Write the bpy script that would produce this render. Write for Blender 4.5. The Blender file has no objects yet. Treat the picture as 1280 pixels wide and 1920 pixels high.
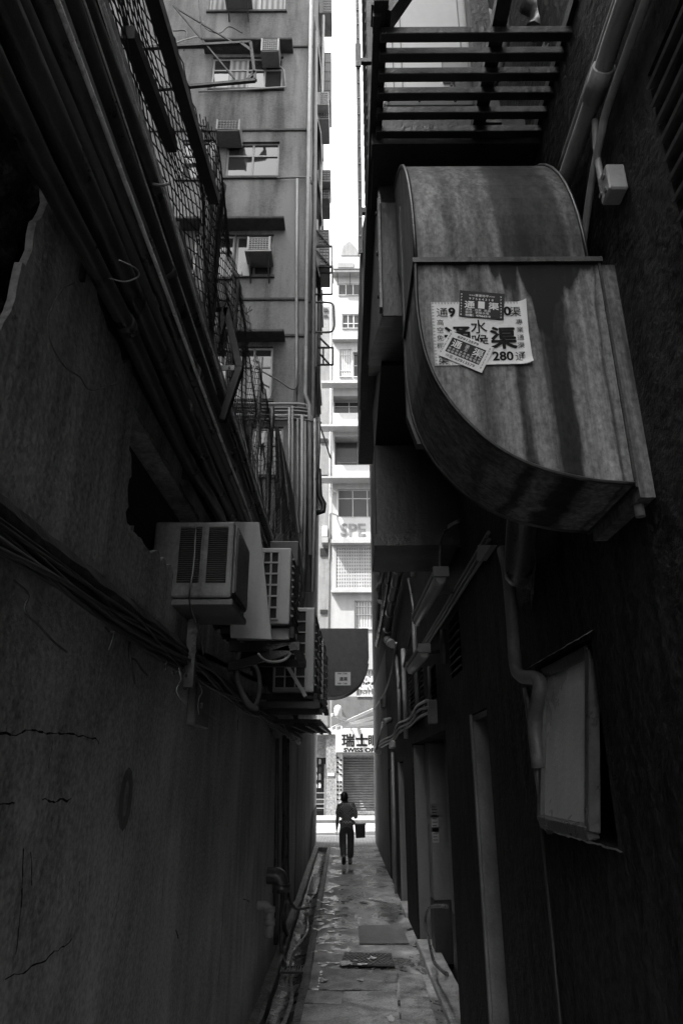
import bpy, bmesh, math, random
from mathutils import Vector, Matrix, noise as mnoise
random.seed(7)
R = math.radians
sc = bpy.context.scene
COL = sc.collection
# ------------------------------------------------------------------ camera, sky, sun, exposure
CAM_H, PITCH, YAW, F = 2.1, R(20.98), R(.397), 1280.0
cam = bpy.data.cameras.new('camera'); cam.sensor_fit = 'VERTICAL'; cam.sensor_height = 36; cam.lens = 24
cam.clip_start = .05; cam.clip_end = 3000
cob = bpy.data.objects.new('camera', cam); COL.objects.link(cob)
cob.location = (0, 0, CAM_H); cob.rotation_euler = (R(90) + PITCH, 0, YAW); sc.camera = cob
SUN = Vector((-.48, -.20, .85)).normalized()
w = bpy.data.worlds.new('World'); sc.world = w; w.use_nodes = True
wn = w.node_tree; bg = wn.nodes['Background']
sky = wn.nodes.new('ShaderNodeTexSky'); sky.sky_type = 'NISHITA'; sky.sun_disc = False
sky.sun_elevation = math.asin(SUN.z); sky.sun_rotation = math.atan2(SUN.x, SUN.y)
sky.dust_density = 4; sky.air_density = 1.5
bw = wn.nodes.new('ShaderNodeRGBToBW')            # the place is photographed in black and white
wn.links.new(sky.outputs[0], bw.inputs[0]); wn.links.new(bw.outputs[0], bg.inputs[0])
bg.inputs[1].default_value = .15
sl = bpy.data.lights.new('sun', 'SUN'); sl.energy = 4.2; sl.angle = R(.5); sl.color = (1, .99, .98)
so = bpy.data.objects.new('sun', sl); COL.objects.link(so)
so.rotation_euler = SUN.to_track_quat('Z', 'Y').to_euler(); so.location = (-20, -10, 60)
vs = sc.view_settings; vs.view_transform = 'Standard'; vs.look = 'None'; vs.gamma = 1; vs.exposure = EXPOSURE = 2.8
sc.cycles.max_bounces = 8; sc.cycles.diffuse_bounces = 5; sc.cycles.use_denoising = True
# ------------------------------------------------------------------ a pixel of the photograph as a point on a real plane
def ray(px, py):
    x = (px - 640) / F; y = -(py - 960) / F
    f = math.cos(PITCH) - y * math.sin(PITCH); u = math.sin(PITCH) + y * math.cos(PITCH)
    return (x * math.cos(YAW) - f * math.sin(YAW), x * math.sin(YAW) + f * math.cos(YAW), u)
def aX(px, py, X): r = ray(px, py); t = X / r[0]; return Vector((X, r[1] * t, CAM_H + r[2] * t))
def aY(px, py, Y): r = ray(px, py); t = Y / r[1]; return Vector((r[0] * t, Y, CAM_H + r[2] * t))
def aZ(px, py, Z): r = ray(px, py); t = (Z - CAM_H) / r[2]; return Vector((r[0] * t, r[1] * t, Z))
# ------------------------------------------------------------------ mesh helpers
ORG = {}
class MB:
    def __init__(s): s.v = []; s.f = []; s.s = []
    def add(s, vs, fs, smooth=False):
        b = len(s.v); s.v += [Vector(p) for p in vs]
        for f in fs: s.f.append([b + i for i in f]); s.s.append(smooth)
        return s
    def box(s, a, b):
        x0, x1 = sorted((a[0], b[0])); y0, y1 = sorted((a[1], b[1])); z0, z1 = sorted((a[2], b[2]))
        return s.add([(x0,y0,z0),(x1,y0,z0),(x1,y1,z0),(x0,y1,z0),(x0,y0,z1),(x1,y0,z1),(x1,y1,z1),(x0,y1,z1)],
              [(0,3,2,1),(4,5,6,7),(0,1,5,4),(1,2,6,5),(2,3,7,6),(3,0,4,7)])
    def prism(s, pts, d):
        pts = [Vector(p) for p in pts]; d = Vector(d); n = len(pts)
        nrm = Vector((0, 0, 0))
        for i in range(n): nrm += pts[i].cross(pts[(i + 1) % n])
        if nrm.dot(d) > 0: pts = pts[::-1]
        return s.add(pts + [p + d for p in pts], [list(range(n)), list(range(2*n-1, n-1, -1))] +
              [(i, n + i, n + (i + 1) % n, (i + 1) % n) for i in range(n)])
    def beam(s, p0, p1, w, h, up=(0, 0, 1)):
        p0 = Vector(p0); p1 = Vector(p1); d = (p1 - p0).normalized(); up = Vector(up)
        if abs(d.dot(up)) > .98: up = Vector((0, 1, 0))
        a = d.cross(up).normalized() * w / 2; b = a.cross(d).normalized() * h / 2
        q = [-a - b, a - b, a + b, -a + b]
        return s.add([p0 + c for c in q] + [p1 + c for c in q], [(0,3,2,1),(4,5,6,7),(0,1,5,4),(1,2,6,5),(2,3,7,6),(3,0,4,7)][0:1] +
              [(4,5,6,7),(0,1,5,4),(1,2,6,5),(2,3,7,6),(3,0,4,7)])
    def tube(s, path, r, n=8, smooth=True):
        P = [Vector(p) for p in path]; m = len(P); rr = r if hasattr(r, '__len__') else [r] * m
        t0 = (P[1] - P[0]).normalized(); u = t0.orthogonal().normalized(); vs = []
        for i in range(m):
            t = (P[min(i + 1, m - 1)] - P[max(i - 1, 0)]).normalized()
            u = (u - t * u.dot(t)); u = u.normalized() if u.length > 1e-6 else t.orthogonal().normalized()
            b = t.cross(u)
            for k in range(n):
                a = 2 * math.pi * k / n; vs.append(P[i] + (u * math.cos(a) + b * math.sin(a)) * rr[i])
        fs = [(i*n+k, i*n+(k+1)%n, (i+1)*n+(k+1)%n, (i+1)*n+k) for i in range(m-1) for k in range(n)]
        s.add(vs, fs, smooth); b = len(s.v) - m * n
        s.f.append([b + k for k in range(n)][::-1]); s.s.append(False)
        s.f.append([b + (m-1)*n + k for k in range(n)]); s.s.append(False)
        return s
    def grid(s, fn, nu, nv, smooth=True):
        vs = [fn(i / nu, j / nv) for j in range(nv + 1) for i in range(nu + 1)]; q = nu + 1
        return s.add(vs, [(j*q+i, j*q+i+1, (j+1)*q+i+1, (j+1)*q+i) for j in range(nv) for i in range(nu)], smooth)
    def stamp(s, body, size, at, b, xd=(1,0,0), yd=(0,0,1), **kw):
        X = Vector(xd); Y = Vector(yd); l0 = kw.pop('lift', .002)
        for i, (u, v) in enumerate(((0, 0), (b, 0), (-b, 0), (0, b), (0, -b), (b*.7, b*.7), (-b*.7, -b*.7), (b*.7, -b*.7), (-b*.7, b*.7))): s.text(body, size, Vector(at) + X * u + Y * v, xd, yd, lift=l0 + i * .00004, **kw)
        return s
    def text(s, body, size, at, xd=(1,0,0), yd=(0,0,1), bold=0, align='LEFT', sx=1, lift=.002):
        c = bpy.data.curves.new('t', 'FONT'); c.body = body; c.size = size; c.offset = bold; c.align_x = align; c.resolution_u = 3
        o = bpy.data.objects.new('t', c); COL.objects.link(o)
        dg = bpy.context.evaluated_depsgraph_get(); me = bpy.data.meshes.new_from_object(o.evaluated_get(dg))
        xd = Vector(xd); yd = Vector(yd); nd = xd.cross(yd).normalized(); at = Vector(at)
        s.add([at + xd * (v.co.x * sx) + yd * v.co.y + nd * lift for v in me.vertices], [list(p.vertices) for p in me.polygons])
        bpy.data.objects.remove(o); bpy.data.curves.remove(c); bpy.data.meshes.remove(me); return s
    def build(s, name, mat, parent=None, bevel=0, org=None, seg=1, mod=None):
        if parent is not None: org = ORG.get(parent.name, Vector((0,0,0)))
        elif org is None:
            xs = [v.x for v in s.v]; ys = [v.y for v in s.v]; zs = [v.z for v in s.v]
            org = Vector(((min(xs)+max(xs))/2, (min(ys)+max(ys))/2, min(zs)))
        org = Vector(org)
        me = bpy.data.meshes.new(name); me.from_pydata([v - org for v in s.v], [], s.f)
        me.polygons.foreach_set('use_smooth', s.s); me.materials.append(mat); me.update()
        o = bpy.data.objects.new(name, me); COL.objects.link(o)
        if parent is not None: o.parent = parent
        else: o.location = org
        ORG[o.name] = org
        if bevel:
            b = o.modifiers.new('b', 'BEVEL'); b.width = bevel; b.segments = seg; b.limit_method = 'ANGLE'; b.angle_limit = R(40)
        return o
def thing(name, label, cat, loc=(0, 0, 0), group=None):
    o = bpy.data.objects.new(name, None); COL.objects.link(o); o.location = loc; o.empty_display_size = .1
    ORG[o.name] = Vector(loc); o['label'] = label; o['category'] = cat
    if group: o['group'] = group
    return o
def tag(o, label=None, cat=None, group=None, kind=None):
    for k, v in (('label', label), ('category', cat), ('group', group), ('kind', kind)):
        if v: o[k] = v
    return o
def copy_tree(o, loc, label, rz=None, scale=None):
    r = o.copy(); COL.objects.link(r); r.location = loc; r['label'] = label
    if rz is not None: r.rotation_euler = (0, 0, rz)
    if scale: r.scale = scale
    for c in list(o.children):
        d = c.copy(); COL.objects.link(d); d.parent = r
        for g in list(c.children):
            e = g.copy(); COL.objects.link(e); e.parent = d
    return r
def smooth_path(pts, n=6):
    P = [Vector(p) for p in pts]; P = [2 * P[0] - P[1]] + P + [2 * P[-1] - P[-2]]; out = []
    for i in range(1, len(P) - 2):
        a, b, c, d = P[i-1:i+3]
        for k in range(n):
            t = k / n
            out.append(.5 * ((2*b) + (c-a)*t + (2*a-5*b+4*c-d)*t*t + (3*b-a-3*c+d)*t**3))
    return out + [P[-2]]
def wall_holes(mb, O, U, V, us, vs_, holes, N, fn=None):
    """a wall sheet from O along U and V with rectangular holes (u0,u1,v0,v1,depth): front cells, reveals and the back of each hole"""
    O = Vector(O); U = Vector(U); V = Vector(V); N = Vector(N)
    uu = sorted(set([us[0], us[1]] + [h[0] for h in holes] + [h[1] for h in holes])); vv = sorted(set([vs_[0], vs_[1]] + [h[2] for h in holes] + [h[3] for h in holes]))
    uu = [u for u in uu if us[0] <= u <= us[1]]; vv = [v for v in vv if vs_[0] <= v <= vs_[1]]
    P = lambda u, v, d=0: O + U * u + V * v - N * d
    def q(a, b, c, d):
        n = (b - a).cross(c - a); return a, b, c, d, n
    for i in range(len(uu) - 1):
        for j in range(len(vv) - 1):
            cu = (uu[i] + uu[i+1]) / 2; cv = (vv[j] + vv[j+1]) / 2
            if any(h[0] < cu < h[1] and h[2] < cv < h[3] for h in holes): continue
            a, b, c, d = P(uu[i], vv[j]), P(uu[i+1], vv[j]), P(uu[i+1], vv[j+1]), P(uu[i], vv[j+1])
            if (b - a).cross(c - a).dot(N) < 0: b, d = d, b
            mb.add([a, b, c, d], [(0, 1, 2, 3)])
    for u0, u1, v0, v1, dp in holes:
        a, b, c, d = P(u0, v0), P(u1, v0), P(u1, v1), P(u0, v1); A, B, C_, D = P(u0, v0, dp), P(u1, v0, dp), P(u1, v1, dp), P(u0, v1, dp)
        mb.add([a, b, c, d, A, B, C_, D], [(0, 4, 5, 1), (1, 5, 6, 2), (2, 6, 7, 3), (3, 7, 4, 0), (4, 7, 6, 5)])
    return mb
# ------------------------------------------------------------------ materials (grey scale)
def mat(name, lo, hi, scl=1.5, streak=0., rough=.7, rv=.15, bump=.25, bs=25, metal=0., spec=.5, con=1.6, fine=.25, scratch=0., sq=.12):
    m = bpy.data.materials.new(name); m.use_nodes = True; nt = m.node_tree; N = nt.nodes; L = nt.links; B = N['Principled BSDF']
    geo = N.new('ShaderNodeNewGeometry')
    def noise(s, det=5, zs=1., rough_=.6, ds=0.):
        mp = N.new('ShaderNodeMapping'); mp.inputs['Scale'].default_value = (1, 1, zs); L.new(geo.outputs['Position'], mp.inputs[0])
        n = N.new('ShaderNodeTexNoise'); n.inputs['Scale'].default_value = s; n.inputs['Detail'].default_value = det
        n.inputs['Roughness'].default_value = rough_; n.inputs['Distortion'].default_value = ds; L.new(mp.outputs[0], n.inputs[0]); return n.outputs[0]
    def math_(op, a, b):
        n = N.new('ShaderNodeMath'); n.operation = op
        for i, x in ((0, a), (1, b)):
            if isinstance(x, (int, float)): n.inputs[i].default_value = x
            else: L.new(x, n.inputs[i])
        return n.outputs[0]
    big = noise(scl, 6, 1., .65, .4); fin = noise(bs * 1.7, 3)
    val = big
    if streak > 0:
        st = noise(scl * 6, 5, sq, .6, .3)
        val = math_('ADD', math_('MULTIPLY', big, 1 - streak), math_('MULTIPLY', st, streak))
    val = math_('ADD', val, math_('MULTIPLY', math_('SUBTRACT', fin, .5), fine))
    mr = N.new('ShaderNodeMapRange'); mr.inputs[1].default_value = .5 - .5 / con / 1.6; mr.inputs[2].default_value = .5 + .5 / con / 1.6
    mr.inputs[3].default_value = lo; mr.inputs[4].default_value = hi; L.new(val, mr.inputs[0]); out = mr.outputs[0]
    if scratch > 0:
        sn = noise(14, 4, .35, .7, 2.5); t = math_('GREATER_THAN', sn, .70)
        out = math_('ADD', out, math_('MULTIPLY', t, scratch))
    L.new(out, B.inputs['Base Color'])
    r2 = N.new('ShaderNodeMapRange'); r2.inputs[1].default_value = .3; r2.inputs[2].default_value = .7
    r2.inputs[3].default_value = max(.02, rough - rv); r2.inputs[4].default_value = min(1, rough + rv); L.new(big, r2.inputs[0]); L.new(r2.outputs[0], B.inputs['Roughness'])
    if bump > 0:
        bn = N.new('ShaderNodeBump'); bn.inputs['Strength'].default_value = bump; bn.inputs['Distance'].default_value = .02
        h = math_('ADD', noise(bs, 5), math_('MULTIPLY', big, 2.)); L.new(h, bn.inputs['Height']); L.new(bn.outputs[0], B.inputs['Normal'])
    B.inputs['Metallic'].default_value = metal; B.inputs['Specular IOR Level'].default_value = spec
    return m
MT = {}
MT['wall_left'] = mat('grimy_plaster', .15, .62, .95, .34, .6, .15, .5, 30, con=1.9, fine=.5, scratch=.2, sq=.05)
MT['wall_left_up'] = mat('grey_render', .10, .5, 1.0, .6, .66, .12, .5, 28, con=2.1, fine=.42, scratch=.1, sq=.03)
MT['rubble'] = mat('rubble', .03, .16, 6, 0, .9, .05, 1.4, 14, con=2)
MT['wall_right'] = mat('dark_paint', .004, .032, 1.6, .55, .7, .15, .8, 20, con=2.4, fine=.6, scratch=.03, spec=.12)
MT['wall_tower'] = mat('concrete_render', .04, .185, .3, .62, .85, .1, .35, 12, con=3.0, fine=.14, sq=.12)
MT['wall_pale'] = mat('pale_paint', .10, .2, 1.4, .5, .6, .15, .3, 30, con=1.3)
MT['plinth_dark'] = mat('dark_plinth', .015, .04, 3, .2, .5, .1, .3, 30)
MT['ledge'] = mat('ledge_concrete', .02, .09, 3, .2, .85, .1, .7, 20)
MT['white_facade'] = mat('white_render', .16, .27, .6, .5, .8, .1, .2, 8, con=1.3, fine=.15)
MT['white'] = mat('white_paint', .26, .34, 1, .3, .5, .1, .05, 20)
MT['off_white'] = mat('off_white_metal', .2, .36, 1.2, .55, .42, .1, .08, 30, con=1.2)
MT['grey_metal'] = mat('grey_metal', .13, .22, 2.5, .4, .4, .1, .1, 30)
MT['dark_metal'] = mat('dark_metal', .008, .028, 4, .2, .42, .15, .25, 40)
MT['rust'] = mat('rusty_steel', .015, .05, 8, .2, .75, .15, .5, 60)
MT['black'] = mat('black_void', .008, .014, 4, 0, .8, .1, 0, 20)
MT['pipe_dark'] = mat('dark_pipe', .03, .09, 5, .1, .33, .12, .15, 40)
MT['pipe_pale'] = mat('pale_pipe', .16, .3, 4, .2, .45, .12, .12, 40)
MT['pipe_mid'] = mat('worn_pipe', .07, .18, 4, .2, .5, .12, .15, 40)
MT['cable'] = mat('cable', .03, .07, 8, 0, .45, .1, 0, 30)
MT['cable_pale'] = mat('pale_cable', .22, .35, 8, 0, .4, .1, 0, 30)
MT['galv'] = mat('galvanised_sheet', .018, .19, .85, .86, .52, .13, .1, 40, metal=.3, con=3.2, fine=.22, sq=.05)
MT['iron'] = mat('black_iron', .004, .012, 5, 0, .6, .1, .1, 40)
MT['bright_wire'] = mat('bright_wire', .9, .95, 9, 0, .28, .05, 0, 30, metal=.2)  # near-white colour standing in for the highlights along pipes and channel
MT['galv_dark'] = mat('sooty_sheet', .012, .04, 3, .5, .42, .12, .15, 30, metal=.3)
MT['paper'] = mat('paper', .5, .62, 5, .1, .7, .05, .06, 30, con=1)
MT['ink'] = mat('ink', .008, .014, 5, 0, .7, .05, 0, 20, spec=.08)
MT['ink_dark_paper'] = mat('dark_paper', .025, .04, 5, 0, .7, .05, 0, 20, spec=.1)
MT['steel_plate'] = mat('steel_plate', .05, .24, 5, 0, .42, .2, .5, 40, metal=.2, con=2.2, fine=.5)
MT['skin'] = mat('skin', .2, .26, 20, 0, .5, .05, 0, 30)
MT['hair'] = mat('hair', .012, .02, 60, 0, .45, .05, .2, 90)
MT['trousers'] = mat('trousers', .05, .09, 20, .3, .85, .05, .2, 60)
MT['shoe'] = mat('shoe', .012, .02, 20, 0, .4, .1, 0, 60)
MT['bin'] = mat('black_plastic', .02, .03, 10, 0, .4, .1, .05, 40)
MT['granite'] = mat('granite', .05, .24, 9, 0, .45, .1, .1, 60, con=1.5, fine=.6)
MT['ac_grey'] = mat('aged_casing', .06, .22, 1.8, .6, .45, .1, .12, 30, con=2.4, fine=.25, sq=.08)
MT['end_render'] = mat('end_render', .04, .16, 1.5, .6, .7, .1, .6, 20, con=2.2, fine=.4, sq=.1)
MT['fascia'] = mat('fascia_render', .035, .085, 1.5, .4, .8, .1, .3, 20, con=1.8)
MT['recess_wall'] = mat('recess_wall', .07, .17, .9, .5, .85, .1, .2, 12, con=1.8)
MT['asphalt'] = mat('asphalt', .09, .14, .8, 0, .85, .1, .4, 90, fine=.5)
MT['curb'] = mat('curb_stone', .3, .45, 3, 0, .8, .1, .3, 40)
MT['road_mark'] = mat('road_paint', .35, .5, 4, 0, .8, .1, .1, 60)
MT['wet'] = mat('trickle', .16, .34, 6, 0, .05, .03, .12, 11, spec=1.0)  # pale base puts the white glints of the water into its colour
MT['gutter_trickle'] = mat('gutter_trickle', .25, .5, 9, 0, .06, .04, .15, 14, spec=1.0, con=2)  # paler again, so the gutter's glint sits in the colour
def glass_mat(name, v, rough=.04, sp=.8):
    m = bpy.data.materials.new(name); m.use_nodes = True; B = m.node_tree.nodes['Principled BSDF']
    B.inputs['Base Color'].default_value = (v, v, v, 1); B.inputs['Roughness'].default_value = rough; B.inputs['Specular IOR Level'].default_value = sp
    N = m.node_tree.nodes; L = m.node_tree.links; g = N.new('ShaderNodeNewGeometry'); n = N.new('ShaderNodeTexNoise'); n.inputs['Scale'].default_value = 1.2
    b = N.new('ShaderNodeBump'); b.inputs['Strength'].default_value = .12; b.inputs['Distance'].default_value = .03
    L.new(g.outputs['Position'], n.inputs[0]); L.new(n.outputs[0], b.inputs['Height']); L.new(b.outputs[0], B.inputs['Normal'])
    return m
MT['glass'] = glass_mat('window_glass', .03); MT['glass_far'] = glass_mat('far_glass', .025, .12, .25)
MT['frosted'] = mat('frosted_glass', .42, .62, 2, .6, .3, .08, .2, 50, con=1.2, sq=.3)
def band_mat(name, lo, hi, freq, axis='Z', prof='SIN', rough=.5, bump=.6):
    m = bpy.data.materials.new(name); m.use_nodes = True; nt = m.node_tree; N = nt.nodes; L = nt.links; B = N['Principled BSDF']
    g = N.new('ShaderNodeNewGeometry'); wv = N.new('ShaderNodeTexWave'); wv.bands_direction = axis; wv.wave_profile = prof; wv.inputs['Scale'].default_value = freq
    L.new(g.outputs['Position'], wv.inputs[0]); mr = N.new('ShaderNodeMapRange'); mr.inputs[3].default_value = lo; mr.inputs[4].default_value = hi
    L.new(wv.outputs['Fac'], mr.inputs[0]); L.new(mr.outputs[0], B.inputs['Base Color']); B.inputs['Roughness'].default_value = rough
    b = N.new('ShaderNodeBump'); b.inputs['Strength'].default_value = bump; b.inputs['Distance'].default_value = .02; L.new(wv.outputs['Fac'], b.inputs['Height']); L.new(b.outputs[0], B.inputs['Normal'])
    return m
MT['curtain'] = band_mat('curtain', .14, .34, 1.9, 'X', 'SIN', .9)
def brick_mat(name, c1, c2, mortar, sx, scale, rot=None, rough=.8, off=.5, bw_=.5, rh=.25, ms=.02):
    m = bpy.data.materials.new(name); m.use_nodes = True; nt = m.node_tree; N = nt.nodes; L = nt.links; B = N['Principled BSDF']
    g = N.new('ShaderNodeNewGeometry'); mp = N.new('ShaderNodeMapping'); mp.inputs['Rotation'].default_value = rot or (0, 0, 0)
    L.new(g.outputs['Position'], mp.inputs[0]); b = N.new('ShaderNodeTexBrick'); b.inputs['Scale'].default_value = scale
    for k, v in (('Color1', c1), ('Color2', c2), ('Mortar', mortar)): b.inputs[k].default_value = (v, v, v, 1)
    b.inputs['Mortar Size'].default_value = ms; b.inputs['Brick Width'].default_value = bw_; b.inputs['Row Height'].default_value = rh; b.offset = off
    L.new(mp.outputs[0], b.inputs[0])
    n = N.new('ShaderNodeTexNoise'); n.inputs['Scale'].default_value = 6; n.inputs['Detail'].default_value = 6; L.new(g.outputs['Position'], n.inputs[0])
    mx = N.new('ShaderNodeMix'); mx.data_type = 'RGBA'; mx.blend_type = 'MULTIPLY'; mx.inputs[0].default_value = .7
    L.new(b.outputs[0], mx.inputs[6]); L.new(n.outputs[0], mx.inputs[7]); L.new(mx.outputs[2], B.inputs['Base Color']); B.inputs['Roughness'].default_value = rough
    bn = N.new('ShaderNodeBump'); bn.inputs['Strength'].default_value = .5; bn.inputs['Distance'].default_value = .01; bn.invert = True
    L.new(b.outputs['Fac'], bn.inputs['Height']); L.new(bn.outputs[0], B.inputs['Normal']); return m
MT['brick_wall'] = brick_mat('old_brick', .05, .09, .03, 1, 1, (R(90), 0, R(90)), bw_=.24, rh=.075, ms=.008)
MT['paving'] = brick_mat('brick_paving', .3, .42, .1, 1, 1, None, bw_=.22, rh=.11, ms=.008)
def floor_mat():
    m = bpy.data.materials.new('alley_concrete'); m.use_nodes = True; nt = m.node_tree; N = nt.nodes; L = nt.links; B = N['Principled BSDF']
    g = N.new('ShaderNodeNewGeometry')
    def noise(s, det, sx=1., sy=1., dist=0.):
        mp = N.new('ShaderNodeMapping'); mp.inputs['Scale'].default_value = (sx, sy, 1); L.new(g.outputs['Position'], mp.inputs[0])
        n = N.new('ShaderNodeTexNoise'); n.inputs['Scale'].default_value = s; n.inputs['Detail'].default_value = det; n.inputs['Roughness'].default_value = .65; n.inputs['Distortion'].default_value = dist
        L.new(mp.outputs[0], n.inputs[0]); return n.outputs[0]
    def mrange(x, a, b, c, d):
        n = N.new('ShaderNodeMapRange'); n.inputs[1].default_value = a; n.inputs[2].default_value = b; n.inputs[3].default_value = c; n.inputs[4].default_value = d; L.new(x, n.inputs[0]); return n.outputs[0]
    a = noise(2.2, 8, 1, .6, .5); f = noise(45, 4); wet = noise(1.1, 6, 1.2, .8, .8)
    ad = N.new('ShaderNodeMath'); ad.operation = 'MULTIPLY_ADD'; L.new(f, ad.inputs[0]); ad.inputs[1].default_value = .35; L.new(a, ad.inputs[2])
    dry = mrange(ad.outputs[0], .52, .86, .13, .6)
    wm = mrange(wet, .46, .54, 0, 1)
    mx = N.new('ShaderNodeMix'); mx.data_type = 'FLOAT'; L.new(wm, mx.inputs[0]); L.new(dry, mx.inputs[2])
    dk = N.new('ShaderNodeMath'); dk.operation = 'MULTIPLY'; L.new(dry, dk.inputs[0]); dk.inputs[1].default_value = .45; L.new(dk.outputs[0], mx.inputs[3])
    L.new(mx.outputs[0], B.inputs['Base Color'])
    ro = N.new('ShaderNodeMix'); ro.data_type = 'FLOAT'; L.new(wm, ro.inputs[0]); ro.inputs[2].default_value = .7
    pud = mrange(noise(3.5, 5, 1, .7, .6), .45, .62, .3, .06); L.new(pud, ro.inputs[3]); L.new(ro.outputs[0], B.inputs['Roughness'])
    bn = N.new('ShaderNodeBump'); bn.inputs['Strength'].default_value = .3; bn.inputs['Distance'].default_value = .006
    L.new(ad.outputs[0], bn.inputs['Height']); L.new(bn.outputs[0], B.inputs['Normal']); return m
MT['floor'] = floor_mat()
MT['patch'] = mat('concrete_patch', .09, .4, 4, 0, .45, .2, .6, 40, con=2.2, fine=.5)
MT['patch_light'] = mat('pale_concrete_patch', .16, .5, 3, 0, .55, .25, .6, 40, con=2.2, fine=.5)
MT['gutter'] = mat('wet_gutter', .02, .10, 4, 0, .30, .26, .45, 18, con=2)
MT['kerb_strip'] = mat('kerb_strip', .03, .28, 2.6, 0, .55, .25, .9, 30, con=2.4, fine=.5)
def check_mat(name, a, b, s):
    m = bpy.data.materials.new(name); m.use_nodes = True; nt = m.node_tree; N = nt.nodes; L = nt.links; B = N['Principled BSDF']
    t = N.new('ShaderNodeTexCoord'); c = N.new('ShaderNodeTexChecker'); c.inputs['Scale'].default_value = s
    c.inputs[1].default_value = (a, a, a, 1); c.inputs[2].default_value = (b, b, b, 1); L.new(t.outputs['Object'], c.inputs[0]); L.new(c.outputs[0], B.inputs['Base Color']); B.inputs['Roughness'].default_value = .9
    return m
MT['shirt'] = check_mat('checked_cloth', .07, .45, 40); MT['wrap'] = check_mat('mottled_cloth', .08, .45, 30)
def duct_mat():
    """galvanised sheet with long rain stains of their own shape"""
    m = bpy.data.materials.new('stained_galvanised'); m.use_nodes = True; nt = m.node_tree; N = nt.nodes; L = nt.links; B = N['Principled BSDF']
    g = N.new('ShaderNodeNewGeometry'); sp = N.new('ShaderNodeSeparateXYZ'); L.new(g.outputs['Position'], sp.inputs[0])
    def noise(s, det, sx, sz, dist=0.):
        mp = N.new('ShaderNodeMapping'); mp.inputs['Scale'].default_value = (sx, 1, sz); L.new(g.outputs['Position'], mp.inputs[0])
        n = N.new('ShaderNodeTexNoise'); n.inputs['Scale'].default_value = s; n.inputs['Detail'].default_value = det; n.inputs['Roughness'].default_value = .62; n.inputs['Distortion'].default_value = dist
        L.new(mp.outputs[0], n.inputs[0]); return n.outputs[0]
    def op(o, a, b, c=None):
        n = N.new('ShaderNodeMath'); n.operation = o
        for i, x in enumerate((a, b, c)):
            if x is None: continue
            if isinstance(x, (int, float)): n.inputs[i].default_value = x
            else: L.new(x, n.inputs[i])
        return n.outputs[0]
    def mrange(x, a, b, c, d):
        n = N.new('ShaderNodeMapRange'); n.inputs[1].default_value = a; n.inputs[2].default_value = b; n.inputs[3].default_value = c; n.inputs[4].default_value = d; L.new(x, n.inputs[0]); return n.outputs[0]
    warp = op('MULTIPLY', op('SUBTRACT', noise(7, 5, 1, .16, .3), .5), .16)
    fx = op('ADD', mrange(sp.outputs[0], .248, .885, 0, 1), warp)
    def ramp(stops):
        r = N.new('ShaderNodeValToRGB'); e = r.color_ramp.elements
        while len(e) < len(stops): e.new(.5)
        for i, (p, v) in enumerate(stops): e[i].position = p; e[i].color = (v, v, v, 1)
        L.new(fx, r.inputs[0]); return r.outputs[0]
    low = ramp(((0, .16), (.12, .24), (.27, .2), (.34, .10), (.40, .19), (.49, .16), (.52, .03), (.55, .05), (.58, .21), (.64, .19), (.68, .022), (.78, .018), (.81, .15), (.9, .22), (.965, .2), (.98, .05), (1, .16)))
    up = ramp(((0, .12), (.12, .2), (.2, .11), (.3, .17), (.4, .1), (.46, .15), (.5, .04), (.6, .02), (.75, .03), (.84, .035), (.9, .10), (1, .06)))
    isup = mrange(sp.outputs[2], 3.795, 3.80, 0, 1)
    mx = N.new('ShaderNodeMix'); mx.data_type = 'FLOAT'; L.new(isup, mx.inputs[0]); L.new(low, mx.inputs[2]); L.new(up, mx.inputs[3])
    # soaked patch running down from the joint
    drip = op('MULTIPLY', op('SUBTRACT', noise(5.5, 4, 1, .02), .36), 1.1)
    mid = ramp(((0, .12), (.22, .25), (.32, 1), (.7, 1), (.8, .5), (1, .15)))
    wet = op('SUBTRACT', op('ADD', op('MULTIPLY', drip, mid), op('MULTIPLY', op('SUBTRACT', noise(18, 4, 1, .5), .5), .1)), op('SUBTRACT', 3.80, sp.outputs[2]))
    dark = op('MULTIPLY', mrange(wet, -.03, .015, 0, 1), op('SUBTRACT', 1.0, isup))
    grain = op('MULTIPLY', mrange(noise(70, 6, 1, .6), .3, .7, .5, 1.3), mrange(noise(30, 4, 1, .015), .38, .62, .55, 1.12)); blot = mrange(noise(8, 8, 1, .35, .6), .3, .7, .75, 1.1)
    v = op('MULTIPLY', op('MULTIPLY', mx.outputs[0], op('MULTIPLY', grain, blot)), op('SUBTRACT', 1.0, op('MULTIPLY', dark, .92)))
    L.new(op('MAXIMUM', v, .008), B.inputs['Base Color']); B.inputs['Metallic'].default_value = .1; B.inputs['Specular IOR Level'].default_value = .15
    L.new(mrange(noise(6, 5, 1, .3), .3, .7, .5, .75), B.inputs['Roughness'])
    b = N.new('ShaderNodeBump'); b.inputs['Strength'].default_value = .25; b.inputs['Distance'].default_value = .02
    L.new(op('ADD', noise(3.5, 2, 1, 1), op('MULTIPLY', noise(50, 3, 1, 1), .08)), b.inputs['Height']); L.new(b.outputs[0], B.inputs['Normal']); return m
MT['duct'] = duct_mat()
MT['clean_casing'] = mat('clean_casing', .5, .62, 1, .4, .4, .1, 0, 20)
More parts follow.
